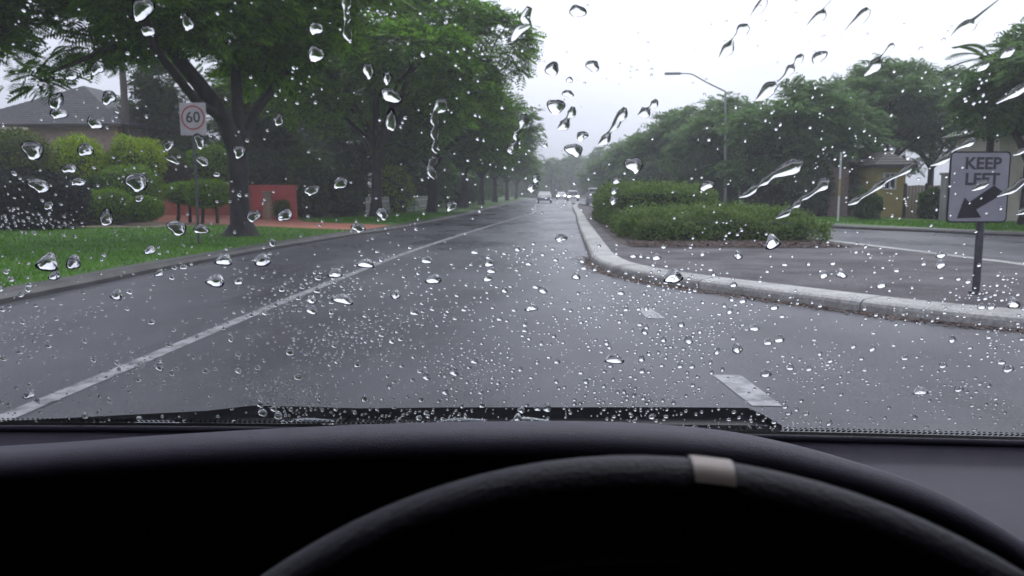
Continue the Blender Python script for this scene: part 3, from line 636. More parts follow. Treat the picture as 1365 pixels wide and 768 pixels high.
def house(name, x0, x1, y0, y1, ze, zr, label, wall, roof, wins, over=.5, rows=9):
    c = ((x0+x1)/2, (y0+y1)/2); t = thing(name, (c[0], c[1], .1), label, 'house'); o = lambda x: x-c[0]
    hx, hy = (x1-x0)/2, (y1-y0)/2
    MB().box((0, 0, (ze-.1)/2), (2*hx, 2*hy, ze-.1)).build('wall', wall, t)
    r = hip_roof(MB(), -hx-over, hx+over, -hy-over, hy+over, ze-.02, zr-.1, rows).build('roof', roof, t)
    MB().box((0, -hy-over-.03, ze-.10), (2*hx+2*over, .06, .18)).build('fascia', M['darktimber'], t)
    for (wx, wz, ww, wh) in wins:
        f = MB()
        for dx, dz, sx, sz in ((-ww/2, 0, .07, wh), (ww/2, 0, .07, wh), (0, wh/2, ww+.07, .07), (0, -wh/2, ww+.07, .07), (0, 0, .05, wh-.08)):
            f.box((wx-c[0]+dx, -hy-.03, wz+dz), (sx, .07, sz))
        w = f.build('window', M['white'], t); MB().box((wx-c[0], -hy-.008, wz), (ww-.06, .02, wh-.06)).build('pane', M['window'], w)
    return t
# left: grey hip roof behind the gardens
a = at(-60, 168, 40); b = at(166, 168, 40)
house('brick_house', a[0], -22.6, 40.5, 50.5, a[2], at(60, 121, 44)[2]+.35, 'brick house with a grey tiled hip roof behind the left hedges', M['pinkbrick'], M['roof'], [(-28, 3.2, 1.6, 1.2), (-25, 3.2, 1.4, 1.2)], .5, 22)
# cream boundary wall behind the olive hedge
t = thing('garden_wall', (-23.2, 30.6, .1), 'cream garden wall showing above the olive hedge under the grey roof', 'wall')
za = at(20, 170, 30.6)[2]-.1
MB().box((0, 0, za/2-.06), (4.6, .22, za-.12)).build('wall_face', M['cream'], t)
MB().box((0, 0, za-.05), (4.75, .34, .10), bev=.02).build('capping', M['cream'], t)
# red brick wall behind the topiary, red painted garden wall with a post
t = thing('brick_wall', (-16.6, 40.6, .1), 'low red brick wall behind the topiary shrubs', 'wall')
MB().box((0, 0, .76), (7.6, .24, 1.5)).build('wall_face', M['redbrick'], t)
MB().box((0, 0, 1.55), (7.7, .32, .09), bev=.015).build('capping', M['redbrick'], t)
pa, pb = at(338, 290, 35), at(396, 290, 35)
t = thing('garden_wall', ((pa[0]+pb[0])/2, 35, .1), 'bright red painted garden wall right of the big flame tree trunk', 'wall')
hw = (pb[0]-pa[0])/2; MB().box((0, 0, .73), (2*hw, .18, 1.46)).build('wall_face', M['redwall'], t)
MB().box((0, 0, 1.50), (2*hw+.08, .26, .08), bev=.015).build('capping', M['redwall'], t)
x = at(357, 280, 34.4)[0]
t = thing('gate_post', (x, 34.4, .1), 'brown timber gate post in front of the red garden wall', 'post')
MB().box((0, 0, .6), (.34, .3, 1.2), bev=.02).build('shaft', M['timber'], t); MB().box((0, 0, 1.23), (.42, .38, .07), bev=.02).build('cap', M['timber'], t)
# picket fence
t = thing('picket_fence', (-9.2, 40, .12), 'pale weathered picket fence under the left street trees', 'fence')
p0, p1 = np.array([-.1, -1.0]), np.array([.3, 17.0]); n = 64
me = None
for i in range(n):
    p = p0+(p1-p0)*i/(n-1)
    if me is None:
        o = MB().prism([(-.04, 0), (.04, 0), (.04, .86), (0, .93), (-.04, .86)], .022, ax='x').build('picket', M['white'], t); me = o
    else: o = link(me.copy(), t)
    o.location = (p[0], p[1], .04+random.uniform(-.012, .012)); o.rotation_euler = (random.uniform(-.03, .03), 0, 0)
for z in (.28, .72): MB().box(((p0[0]+p1[0])/2-.03, 8, z), (.04, 18.0, .07), rz=-.022).build('rail', M['white'], t)
# right: yellow house, brown paling fence, pink house, cream house with mauve roof
ya, yb = at(1168, 285, 39), at(1204, 285, 39)
house('yellow_house', ya[0], yb[0]+.02, 39, 46, at(1180, 222, 39)[2], at(1180, 205, 42)[2], 'narrow yellow rendered house front with a dark window under the trees', M['yellow'], M['darktimber'], [((ya[0]+yb[0])/2-.1, 1.75, .55, .75)], .35, 5)
t = thing('carport', (at(1140, 285, 41)[0], 41, .1), 'pinkish brick house end with a dark opening left of the yellow house', 'house')
MB().box((-.9, 1.5, 1.35), (1.0, 3.0, 2.7)).build('wall', M['pinkbrick'], t)
MB().box((.95, 1.5, 1.35), (.5, 3.0, 2.7)).build('wall', M['greywall'], t)
MB().box((.1, 2.9, 1.3), (1.1, .1, 2.6)).build('door', M['darktimber'], t)
MB().box((0, 1.5, 2.79), (3.2, 3.6, .16), bev=.02).build('roof', M['roof2'], t)
fa, fb = at(1204, 285, 37.6), at(1262, 285, 36.4)
t = thing('paling_fence', (fa[0], fa[1], .12), 'brown timber paling fence right of the yellow house', 'fence')
L_ = math.hypot(fb[0]-fa[0], fb[1]-fa[1]); an = math.atan2(fb[1]-fa[1], fb[0]-fa[0]); me = None
for i in range(int(L_/.135)):
    if me is None: o = me = MB().box((0, 0, .76), (.125, .02, 1.52), bev=.004).build('paling', M['timber'], t)
    else: o = link(me.copy(), t)
    q = i*.135+.07; o.location = (q*math.cos(an), q*math.sin(an), random.uniform(-.015, .015)); o.rotation_euler.z = an+random.uniform(-.03, .03)
for q in (0, L_/2, L_): MB().box((q*math.cos(an), q*math.sin(an)-.05, .80), (.12, .09, 1.62)).build('fence_post', M['darktimber'], t)
t = thing('gate_pillar', (*at(1266, 285, 35.6)[:2], .12), 'pale grey rendered pillar left of the KEEP LEFT sign', 'pillar')
MB().box((0, 0, .98), (.72, .5, 1.96), bev=.02).build('shaft', M['greywall'], t); MB().box((0, 0, 2.0), (.82, .6, .1), bev=.02).build('cap', M['greywall'], t)
ca = at(1326, 285, 34)
house('cream_house', ca[0], ca[0]+9, 34, 37.5, at(1340, 178, 34)[2], at(1340, 140, 36)[2], 'cream house with a mauve tiled roof at the right edge', M['cream'], M['roof2'], [(ca[0]+1.6, 1.5, 1.2, 1.1), (ca[0]+4.5, 1.5, 1.2, 1.1)], .5, 10)
t = thing('paling_fence', (*at(1286, 285, 35)[:2], .12), 'dark timber paling fence behind the KEEP LEFT sign', 'fence'); me = None
for i in range(16):
    if me is None: o = me = MB().box((0, 0, .9), (.12, .02, 1.8), bev=.004).build('paling', M['darktimber'], t)
    else: o = link(me.copy(), t)
    o.location = (i*.13, 0, random.uniform(-.02, .02))
MB().box((1.0, .04, 1.5), (2.1, .05, .09)).build('rail', M['darktimber'], t)

# ================================================================= STREET FURNITURE
# KEEP LEFT sign
b = gnd(1303, 392, .136); t = thing('keep_left_sign', b, 'grey KEEP LEFT sign with a black arrow on a dark post on the median', 'sign', YAW*.5)
D = b[1]; pl = at(1266, 202, D); pr = at(1341, 297, D); W_, H_ = (pr[0]-pl[0]), pl[2]-pr[2]; zc = (pl[2]+pr[2])/2-b[2]; xo = (pl[0]+pr[0])/2-b[0]
MB().tube([(0, .04, -.1), (0, .04, zc+H_*.42)], .042, 14).build('post', M['signpost'], t)
MB().tube([(0, .04, .0), (0, .04, .03)], .075, 14).build('collar', M['signpost'], t)
def rrect(w, h, r, n=5):
    o = []
    for cx, cy, a0 in ((w/2-r, h/2-r, 0), (-w/2+r, h/2-r, 90), (-w/2+r, -h/2+r, 180), (w/2-r, -h/2+r, 270)):
        for k_ in range(n+1): a = R(a0+90*k_/n); o.append((cx+r*math.cos(a), cy+r*math.sin(a)))
    return o
p = MB().prism(rrect(W_, H_, .05), .012, (xo, -.012, zc), 'y').build('panel', M['black'], t)
fc = MB().prism(rrect(W_-.035, H_-.035, .04), .003, (xo, -.0155, zc), 'y').build('face', M['signgrey'], p)
text_mesh('lettering', 'KEEP', .185, M['ink'], p, (xo+.03, -.0165, zc+H_*.325), (math.pi/2, 0, 0), .006, .001, 1.02)
text_mesh('lettering', 'LEFT', .185, M['ink'], p, (xo+.03, -.0165, zc+H_*.105), (math.pi/2, 0, 0), .006, .001, 1.02)
s_ = W_/74.0; ar = [(1279, 288), (1287, 262), (1293, 268), (1322, 247), (1335, 257), (1302, 277), (1309, 287)]
MB().prism([((x-1303.5)*s_, (249.5-y)*s_) for x, y in ar], .002, (xo, -.0185, zc), 'y').build('arrow', M['black'], p)
for dz in (-.3, .3): MB().box((xo, .02, zc+dz*H_), (W_*.7, .03, .04)).build('bracket', M['galv'], t)
# 60 speed sign
D = 17.6; b = np.array([*at(263, 333, D)[:2], .12]); t = thing('speed_limit_sign', b, 'white 60 speed limit sign with a red ring on a tall thin post', 'sign')
pl = at(239, 137, D); pr = at(276, 180.5, D); W_, H_ = pr[0]-pl[0], pl[2]-pr[2]; zc = (pl[2]+pr[2])/2-b[2]; xo = (pl[0]+pr[0])/2-b[0]
MB().tube([(xo*.6, .04, -.1), (xo*.6, .04, zc+H_*.45)], .032, 10).build('post', M['signpost'], t)
p = MB().prism(rrect(W_, H_, .03), .01, (xo, -.01, zc), 'y').build('panel', M['signwhite'], t)
rg = MB(); n = 40; ro, ri = W_*.45, W_*.395
V = [(xo+r_*math.cos(2*math.pi*k_/n), y, zc+.03+r_*math.sin(2*math.pi*k_/n)) for y, r_ in ((-.0135, ro), (-.0135, ri), (-.0095, ro), (-.0095, ri)) for k_ in range(n)]
rg.add(V, [(k_, (k_+1) % n, n+(k_+1) % n, n+k_) for k_ in range(n)]+[(k_, (k_+1) % n, 2*n+(k_+1) % n, 2*n+k_) for k_ in range(n)]+[(n+k_, n+(k_+1) % n, 3*n+(k_+1) % n, 3*n+k_) for k_ in range(n)])
rg.build('ring', M['red'], p); text_mesh('numerals', '60', .34, M['black'], p, (xo, -.0125, zc+.03), (math.pi/2, 0, 0), .004, .001, 1.0)
# street lamp
D = 50; b = np.array([*at(966, 280, D)[:2], .12]); t = thing('street_lamp', b, 'tall grey street lamp with a long arm reaching over the road', 'street lamp')
tp = at(967, 122, D)-b; el_ = at(918, 98, D)-b; tip = at(893, 97.5, D)-b
MB().tube([(0, 0, -.1), (0, 0, 1.2), tuple(tp)], [.11, .085, .06], 10).build('post', M['galv'], t)
MB().tube([tuple(tp), tuple(tp*.5+el_*.5), tuple(el_+np.array([.25, 0, -.06])), tuple(el_), tuple(tip)], [.05, .045, .042, .04, .035], 8).build('arm', M['galv'], t)
MB().box(tuple((el_*.25+tip*.75)+np.array([-.1, 0, -.02])), (1.0, .28, .14), bev=.05).build('lamp_head', M['galv'], t)
# utility pole and thin pole
D = 41; b = np.array([*at(170, 200, D)[:2], .1]); t = thing('utility_pole', b, 'dark brown utility pole right of the grey tiled roof', 'pole')
MB().tube([(0, 0, -.1), (0, 0, 5), (-.05, 0, at(168, 30, D)[2])], [.20, .18, .16], 10).build('shaft', M['pole'], t)
MB().box((-.05, -.18, at(168, 40, D)[2]-.1), (1.8, .1, .12)).build('crossarm', M['pole'], t)
D = 32.5; b = np.array([*at(1117, 292, D)[:2], .12]); t = thing('thin_pole', b, 'thin pale pole standing left of the yellow house', 'pole')
zt = at(1117, 203, D)[2]-.12; MB().tube([(0, 0, -.1), (0, 0, zt)], .04, 8).build('shaft', M['white'], t)
MB().tube([(0, 0, zt*.38), (0, 0, zt*.62)], .046, 8).build('sleeve', M['yellow'], t)
# letterbox-sized things near the road end are too small to tell: left out

# vehicles
def vehicle(name, loc, rz, label, paint, Ls=4.4, Wd=1.78, H=1.46, van=False, lit=False, cat='car', group=None):
    t = thing(name, loc, label, cat, rz, group)          # front faces -y in local space
    if van: side = [(-.5, .30), (-.5, .75), (-.47, .95), (-.36, 1.0*H-.06), (-.28, H), (.46, H), (.5, H-.08), (.5, .30)]
    else: side = [(-.5, .32), (-.5, .66), (-.46, .80), (-.24, .90), (-.10, H-.06), (-.02, H), (.22, H), (.32, H-.08), (.44, .98), (.5, .92), (.5, .32)]
    mb = MB(); n = len(side); secs = [(-1, .93), (-.86, 1.0), (.86, 1.0), (1, .93)]; V = []
    for sx, k_ in secs:
        for y, z in side:
            tum = 1-.22*max(0, (z-.85)/(H-.85+1e-6)) if z > .85 else 1
            V.append((sx*Wd/2*tum, y*Ls*(k_ if abs(y) > .4 else 1), .30+(z-.30)*(1 if abs(sx) < .9 else .97)))
    F = [(i*n+j, i*n+(j+1) % n, (i+1)*n+(j+1) % n, (i+1)*n+j) for i in range(3) for j in range(n)]+[tuple(range(n))[::-1], tuple(range(3*n, 4*n))]
    mb.add(V, F); mb.build('body', paint, t)
    zb = .95; zt = H-.10
    ys = (-.24, -.10) if not van else (-.455, -.365)
    q = MB(); y0, y1 = ys[0]*Ls, ys[1]*Ls; w0, w1 = Wd*.44, Wd*.36
    q.add([(-w0, y0-.03, zb), (w0, y0-.03, zb), (w1, y1-.03, zt), (-w1, y1-.03, zt), (-w0, y0+.05, zb-.02), (w0, y0+.05, zb-.02), (w1, y1+.05, zt-.02), (-w1, y1+.05, zt-.02)], [(0, 1, 2, 3), (4, 5, 6, 7), (0, 1, 5, 4), (1, 2, 6, 5), (2, 3, 7, 6), (3, 0, 4, 7)]).build('windscreen', M['window'], t)
    ry0, ry1 = (.44, .32) if not van else (.5, .49); q = MB(); y0, y1 = ry0*Ls, ry1*Ls
    q.add([(-w0, y0+.03, zb+.04), (w0, y0+.03, zb+.04), (w1, y1+.03, zt), (-w1, y1+.03, zt), (-w0, y0-.05, zb), (w0, y0-.05, zb), (w1, y1-.05, zt-.02), (-w1, y1-.05, zt-.02)], [(0, 1, 2, 3), (4, 5, 6, 7), (0, 1, 5, 4), (1, 2, 6, 5), (2, 3, 7, 6), (3, 0, 4, 7)]).build('rear_window', M['window'], t)
    for sx in (-1, 1):
        MB().box((sx*(Wd*.435), .06*Ls, (zb+zt)/2+.02), (.05, Ls*.40, (zt-zb)*.8), bev=.015).build('side_window', M['window'], t)
        MB().box((sx*Wd*.36, -Ls*.475, .70), (.34, .12, .17), bev=.04).build('headlight', M['lamp_on'] if lit else M['window'], t)
        MB().box((sx*Wd*.38, Ls*.472, .82), (.26, .12, .18), bev=.04).build('taillight', M['tail'], t)
        for sy in (-.31, .30):
            w = MB().tube([(sx*(Wd/2-.20), sy*Ls, .32), (sx*(Wd/2+.01), sy*Ls, .32)], .32, 20).build('wheel', M['tyre'], t)
            MB().tube([(sx*(Wd/2-.02), sy*Ls, .32), (sx*(Wd/2+.022), sy*Ls, .32)], .2, 16).build('rim', M['rim'], w)
        MB().box((sx*(Wd/2+.07), -.13*Ls, .98), (.16, .1, .12), bev=.03).build('wing_mirror', paint, t)
    for sy in (-1, 1): MB().box((0, sy*Ls*.482, .47), (Wd*.86, .14, .20), bev=.05).build('bumper', M['tyre'] if van else paint, t)
    MB().box((0, Ls*.487, .66), (.42, .05, .12)).build('number_plate', M['white'], t)
    return t
vehicle('parked_car', ((725.5-737)/FPX*100, 100, 0), 0, 'silver car seen from behind in our lane, farthest along the road', M['carsilver'])
vehicle('oncoming_car', (3.1, 126, 0), .02, 'white car with bright headlights coming towards us, right of the other white car', M['carwhite'], H=1.65, lit=True)
vehicle('oncoming_car', (1.5, 150, 0), .02, 'smaller white car with bright headlights left of and behind the nearer white car', M['carwhite'], lit=True)
vehicle('parked_van', (4.15, 78, 0), .0, 'pale grey van left of the yellow green shrub', M['cargrey'], 4.6, 1.75, 1.75, True, cat='van')

# ================================================================= OUR CAR
CX = -.30
car = thing('car', (CX, .2, 0), 'interior of the car we sit in, dark dashboard and steering wheel under a rainy windscreen', 'car')
CO = np.array(car.location)
def loc(P): return np.asarray(P, float)-CO
SL = R(38); GN = np.array([0, math.sin(SL), math.cos(SL)]); GU = np.array([0, -math.cos(SL), math.sin(SL)]); GZ = 1.0
def gy(x): return .998-.03*(x+.02)**2
def gpt(x, t, off=0.0): return np.array([x, gy(x), GZ])+GU*t+GN*off
def ghit(px, py, off=0.0):                    # where the line of sight through a pixel meets the outer face of the windscreen
    d = ray(px, py); x = 0.0
    for _ in range(12):
        p0 = np.array([0, gy(x), GZ])+GN*off; s = GN.dot(p0-EYE)/GN.dot(d); x = EYE[0]+d[0]*s
    return EYE+d*s
xs = np.linspace(-1.22, .64, 44); ts = np.linspace(-.02, .72, 26); TH = .005
def pane_grid(off): return np.array([[loc(gpt(x, t, off)) for x in xs] for t in ts])
A, B = pane_grid(0), pane_grid(-TH); a, b = A.shape[:2]; i = np.arange(a*b).reshape(a, b); n = a*b
F = [(i[r, c], i[r, c+1], i[r+1, c+1], i[r+1, c]) for r in range(a-1) for c in range(b-1)]
F = np.array(F); F = np.concatenate([F, F[:, ::-1]+n])
ring = list(i[0])+list(i[1:, -1])+list(i[-1, -2::-1])+list(i[-2:0, 0]); F = np.concatenate([F, [(ring[k_], ring[k_-1], ring[k_-1]+n, ring[k_]+n) for k_ in range(len(ring))]])
wind = np_obj('windscreen', np.concatenate([A.reshape(-1, 3), B.reshape(-1, 3)]), F, M['glass'], car, True)
# frit band and dots along the lower edge (on the inner face)
G = np.array([[loc(gpt(x, t, -TH-.0006)) for x in xs] for t in (-.02, .006)]); grid('frit_band', G, M['frit'], wind)
fb_ = MB()
for k_ in range(280):
    for r_, (t0, rad) in enumerate(((.0115, .0026), (.0185, .0017))):
        x = -1.2+1.82*(k_+.5*r_)/280; c = loc(gpt(x, t0, -TH-.0006)); ux = np.array([1, -.06*(x+.02), 0])
        fb_.add([c+ux*rad*math.cos(R(60*j))+GU*rad*1.4*math.sin(R(60*j)) for j in range(6)], [tuple(range(6))])
o = fb_.build('frit_dots', M['frit'], wind); o['kind'] = 'stuff'
# dashboard with its instrument brow
brow_px = [(-1500, 690), (-1000, 670), (-600, 648), (-260, 622), (-120, 610), (0, 602), (150, 590), (340, 578), (520, 570), (680, 567), (790, 567), (900, 572), (1000, 582.5), (1080, 599), (1150, 618), (1220, 642), (1290, 676), (1365, 722), (1440, 775), (1540, 840), (1700, 905), (1950, 960)]
bp = smooth(brow_px, 5); DB = .60
cols = []
for px, py in bp:
    T_ = at(px, py, DB-.02*min(1, ((px-700)/700)**2)); x, y, z = T_; gyx = gy(x*1.0)
    r = .015; ax = max(0.0, min(1.0, (px-900)/350.0))
    c = np.array([x, y-.004, z-r])
    yb = gy(x)-.006
    pr_ = [(x, yb, .992), (x, yb-.02, .982), (x, yb-.03, .972)]
    for t_ in (.08, .16, .25, .35, .45, .55, .65, .75, .84, .92): 
        s3 = t_*t_*(3-2*t_); yy = yb-.03+(y+.03-(yb-.03))*t_
        pr_.append((x, yy, .972+(z-.012-.972)*s3 if z > .98 else .972+(z-.012-.972)*t_**2.5))
    for q in (105, 80, 55, 30, 5, -20, -45, -70, -90): pr_.append((x, c[1]-r*1.25*math.cos(R(q)), c[2]+r*math.sin(R(q))))
    pr_ += [(x, y+.05, z-2*r-.002), (x, y+.13, z-2*r-.03), (x, y+.14, z-.30), (x, y+.12, .55)]
    cols.append([loc(p) for p in pr_])
grid('dashboard', np.array(cols), M['dash'], car)
# trim strip and demister slot along the glass
tr_ = MB(); tr_.tube([loc((x, gy(x)-.012, .992)) for x in np.linspace(-1.15, .62, 40)], .0045, 8); tr_.build('windscreen_trim', M['dash'], car)
# steering wheel
WC = np.array([.03, .16, 1.03]); tl = R(25); wu = np.array([1.0, 0, 0]); wv = np.array([0, math.sin(tl), math.cos(tl)]); wn_ = np.array([0, -math.cos(tl), math.sin(tl)])
def torus(rmaj, rmin, a0, a1, n, m, arc_=(0, 2*math.pi)):
    P = []
    for k_ in range(n+1):
        a = a0+(a1-a0)*k_/n; c = wu*math.cos(a)+wv*math.sin(a)
        P.append([loc(WC+c*rmaj+rmin*(c*math.cos(b_)+wn_*math.sin(b_))) for b_ in np.linspace(*arc_, m+1)])
    return np.array(P)
sw = np_obj('steering_wheel', torus(.189, .0165, 0, 2*math.pi, 120, 20).reshape(-1, 3), np.array([(i_*21+j, i_*21+j+1, (i_+1)*21+j+1, (i_+1)*21+j) for i_ in range(120) for j in range(20)]), M['leather'], car, True)
def wheel_angle(px, py):
    d = ray(px, py); s = wn_.dot(WC-EYE)/wn_.dot(d); p = EYE+d*s-WC; return math.atan2(p.dot(wv), p.dot(wu))
a0, a1 = wheel_angle(968, 640), wheel_angle(916, 640)
grid('rim_insert', torus(.189, .0172, a0, a1, 10, 24, (-1.9, 1.12)), M['satin'], sw)  # insert cut short on the driver side to imitate its fade into shade
for a_ in (a0, a1):
    grid('stitch_seam', torus(.189, .0170, a_-.004, a_+.004, 2, 24, (-1.9, 1.12)), M['rubber'], sw)
hb = MB(); hb.tube([loc(WC-wn_*.05), loc(WC-wn_*.01), loc(WC+wn_*.012)], [.05, .085, .06], 24); hb.build('hub', M['lining'], sw)
for a_ in (R(-5), R(185), R(270)):
    c = wu*math.cos(a_)+wv*math.sin(a_); MB().tube([loc(WC+c*.06-wn_*.01), loc(WC+c*.12-wn_*.012), loc(WC+c*.185)], [.022, .018, .014], 10).build('spoke', M['lining'], sw)
MB().tube([loc(WC-wn_*.05), loc(WC-wn_*.36)], .04, 12).build('steering_column', M['lining'], car)
# wipers resting along the lower glass
def wiper(path, h0, label=None):
    P = []
    for (px, py, hp) in path:
        b_ = ghit(px, py, .010); D_ = b_[1]; hh = hp*D_/FPX/.75
        P.append([loc(b_), loc(b_+GN*hh*.5+GU*-.008), loc(b_+GN*hh), loc(b_+GN*hh-GU*.018), loc(b_-GU*.024), loc(b_)])
    return grid('wiper_blade', np.array(P), M['rubber'], car, sm=False)
wiper([(-120, 586, 5), (0, 577, 13), (120, 573, 15), (270, 569, 18), (330, 568, 23), (400, 567, 21), (480, 566, 18), (520, 566, 15)], .03)
wiper([(455, 567, 3), (475, 567, 19), (600, 566, 19), (760, 566, 19), (900, 566, 19), (1000, 567, 19), (1020, 568, 12), (1043, 570, 2)], .03)
for pts in ([(1015, 560), (820, 556), (640, 557), (520, 563), (470, 575)], [(505, 560), (380, 556), (200, 563), (40, 574), (-60, 584)]):
    ap = [loc(ghit(x_, y_, .030)) for x_, y_ in pts]; MB().tube(ap, [.004, .006, .008, .010, .012], 8).build('wiper_arm', M['rubber'], car)
# shell of the car round us
M['blackout'] = bpy.data.materials.new('blackened_side_glass'); M['blackout'].use_nodes = True; N = M['blackout'].node_tree.nodes; N.remove(N['Principled BSDF'])
tn = N.new('ShaderNodeBsdfTransparent'); tn.inputs['Color'].default_value = (.022, .024, .024, 1); M['blackout'].node_tree.links.new(tn.outputs[0], N['Material Output'].inputs['Surface'])  # side glass blackened to keep side light off the steering wheel
HW = .97
MB().box(loc((CX, -.63, 1.485)), (2*HW-.1, 2.02, .04), bev=.015).build('roof', M['lining'], car)
MB().box(loc((CX, .405, 1.455)), (2*HW-.12, .06, .05), bev=.015).build('header_rail', M['lining'], car)
for sx in (-1, 1):
    xw = CX+sx*HW
    MB().box(loc((xw, -.35, .62)), (.10, 2.6, .78), bev=.03).build('door', M['lining'], car)
    MB().tube([loc((xw, .86, 1.0)), loc((xw-.04*sx, .62, 1.25)), loc((xw-.05*sx, .38, 1.46))], [.05, .045, .045], 8).build('windscreen_pillar', M['lining'], car)
    MB().box(loc((xw-.05*sx, -.62, 1.24)), (.08, .16, .50)).build('door_pillar', M['lining'], car)
    MB().add([loc(p) for p in ((xw-.01*sx, .86, 1.0), (xw-.05*sx, .38, 1.46), (xw-.05*sx, -1.6, 1.46), (xw-.01*sx, -1.6, 1.0), (xw-.015*sx, .86, 1.0), (xw-.055*sx, .38, 1.46), (xw-.055*sx, -1.6, 1.46), (xw-.015*sx, -1.6, 1.0))], [(0, 1, 2, 3), (7, 6, 5, 4), (0, 4, 5, 1), (1, 5, 6, 2), (2, 6, 7, 3), (3, 7, 4, 0)]).build('side_window', M['blackout'], car)
MB().box(loc((CX, -1.62, .9)), (2*HW-.1, .08, 1.4), bev=.02).build('tailgate', M['lining'], car)
MB().box(loc((CX, -.35, .25)), (2*HW, 2.7, .08)).build('floor', M['lining'], car)
MB().box(loc((CX, .86, .60)), (2*HW-.1, .06, .72)).build('bulkhead', M['lining'], car)
for sx in (-.70, .05):
    se = MB(); se.box(loc((sx, -.42, .52)), (.50, .50, .16), bev=.05); se.box(loc((sx, -.74, .86)), (.48, .14, .62), rx=R(-14), bev=.05); se.box(loc((sx, -.83, 1.26)), (.26, .10, .18), bev=.04); se.build('seat', M['lining'], car)
bn = []
for y, z, w in ((1.03, .93, .80), (1.2, .90, .80), (1.45, .84, .78), (1.7, .75, .74), (1.85, .62, .68), (1.9, .40, .62)):
    bn.append([loc((CX+w*u, y, z-.05*u*u*u*u)) for u in np.linspace(-1, 1, 15)])
grid('bonnet', np.array(bn), M['carpaint'], car)
MB().box(loc((CX, 1.01, .92)), (1.6, .05, .05)).build('cowl', M['rubber'], car)

# ================================================================= RAIN ON THE GLASS
def jac(px, py):
    c = ghit(px, py, .0004); u = ghit(px+1, py, .0004)-c; v = ghit(px, py-1, .0004)-c; return c, u, v
def dome_from_outline(name, px, py, w, h, ang=0.0, k=.42, wob=.12, label=None, cat=None, group=None, rings=6, n=22, seed=None):
    c, u, v = jac(px, py); rr = np.random.default_rng(seed if seed is not None else int(px*31+py*7))
    ph = rr.uniform(0, 6.3, 4); ca, sa = math.cos(ang), math.sin(ang); V = []; F = []
    hw = min(np.linalg.norm(u)*w, np.linalg.norm(v)*h)/2*k*2
    for i in range(rings):
        rr_ = 1-i/rings; hz = 1-rr_**2.2
        for j in range(n):
            a = 2*math.pi*j/n; q = 1+wob*math.sin(2*a+ph[0])+wob*.7*math.sin(3*a+ph[1])+wob*.3*math.sin(5*a+ph[2])
            x, y = w/2*q*rr_*math.cos(a), h/2*q*rr_*math.sin(a); X, Y = x*ca-y*sa, x*sa+y*ca
            V.append(u*X+v*Y+GN*hw*hz)
    V.append(GN*hw); t = len(V)-1
    F = [(i*n+j, i*n+(j+1) % n, (i+1)*n+(j+1) % n, (i+1)*n+j) for i in range(rings-1) for j in range(n)]
    F += [((rings-1)*n+j, (rings-1)*n+(j+1) % n, t) for j in range(n)]+[tuple(range(n))[::-1]]
    F = [f[::-1] for f in F]
    me = bpy.data.meshes.new(name); me.from_pydata([tuple(p) for p in V], [], F); me.materials.append(M['water'])
    me.polygons.foreach_set('use_smooth', [len(f) < 6 for f in F]); me.update()
    o = link(bpy.data.objects.new(name, me)); o.location = tuple(c); tag(o, label, cat, group); return o
def trail(name, pts, label, k=.46, cat='water streak', group=None, n=9):
    """a run of water along pixel points (x, y, half width)"""
    P = smooth(pts, 6); P[:, 2] = np.maximum(P[:, 2], .25); c0, _, _ = jac(P[0, 0], P[0, 1]); V = []; m = len(P)
    for i in range(m):
        t = P[min(i+1, m-1), :2]-P[max(i-1, 0), :2]; t /= np.linalg.norm(t)+1e-9; nx, ny = -t[1], t[0]
        c, u, v = jac(P[i, 0], P[i, 1]); wv_ = u*nx-v*ny; hw = P[i, 2]; hz = min(np.linalg.norm(wv_)*hw*k, .0042 if k < 1 else .012)
        for j in range(n):
            a = math.pi*j/(n-1); V.append(c-c0+wv_*hw*math.cos(a)+GN*hz*math.sin(a))
    F = [(i*n+j, i*n+j+1, (i+1)*n+j+1, (i+1)*n+j) for i in range(m-1) for j in range(n-1)]+[(i*n, (i+1)*n, (i+1)*n+n-1, i*n+n-1) for i in range(m-1)]
    F += [tuple(range(n))[::-1], tuple(range((m-1)*n, m*n))]
    me = bpy.data.meshes.new(name); me.from_pydata([tuple(p) for p in V], [], F); me.materials.append(M['water'])
    bm = bmesh.new(); bm.from_mesh(me); bmesh.ops.recalc_face_normals(bm, faces=bm.faces); bm.to_mesh(me); bm.free()
    nq = (m-1)*(n-1); me.polygons.foreach_set('use_smooth', [q < nq for q in range(len(F))]); me.update()
    o = link(bpy.data.objects.new(name, me)); o.location = tuple(c0); return tag(o, label, cat, group)
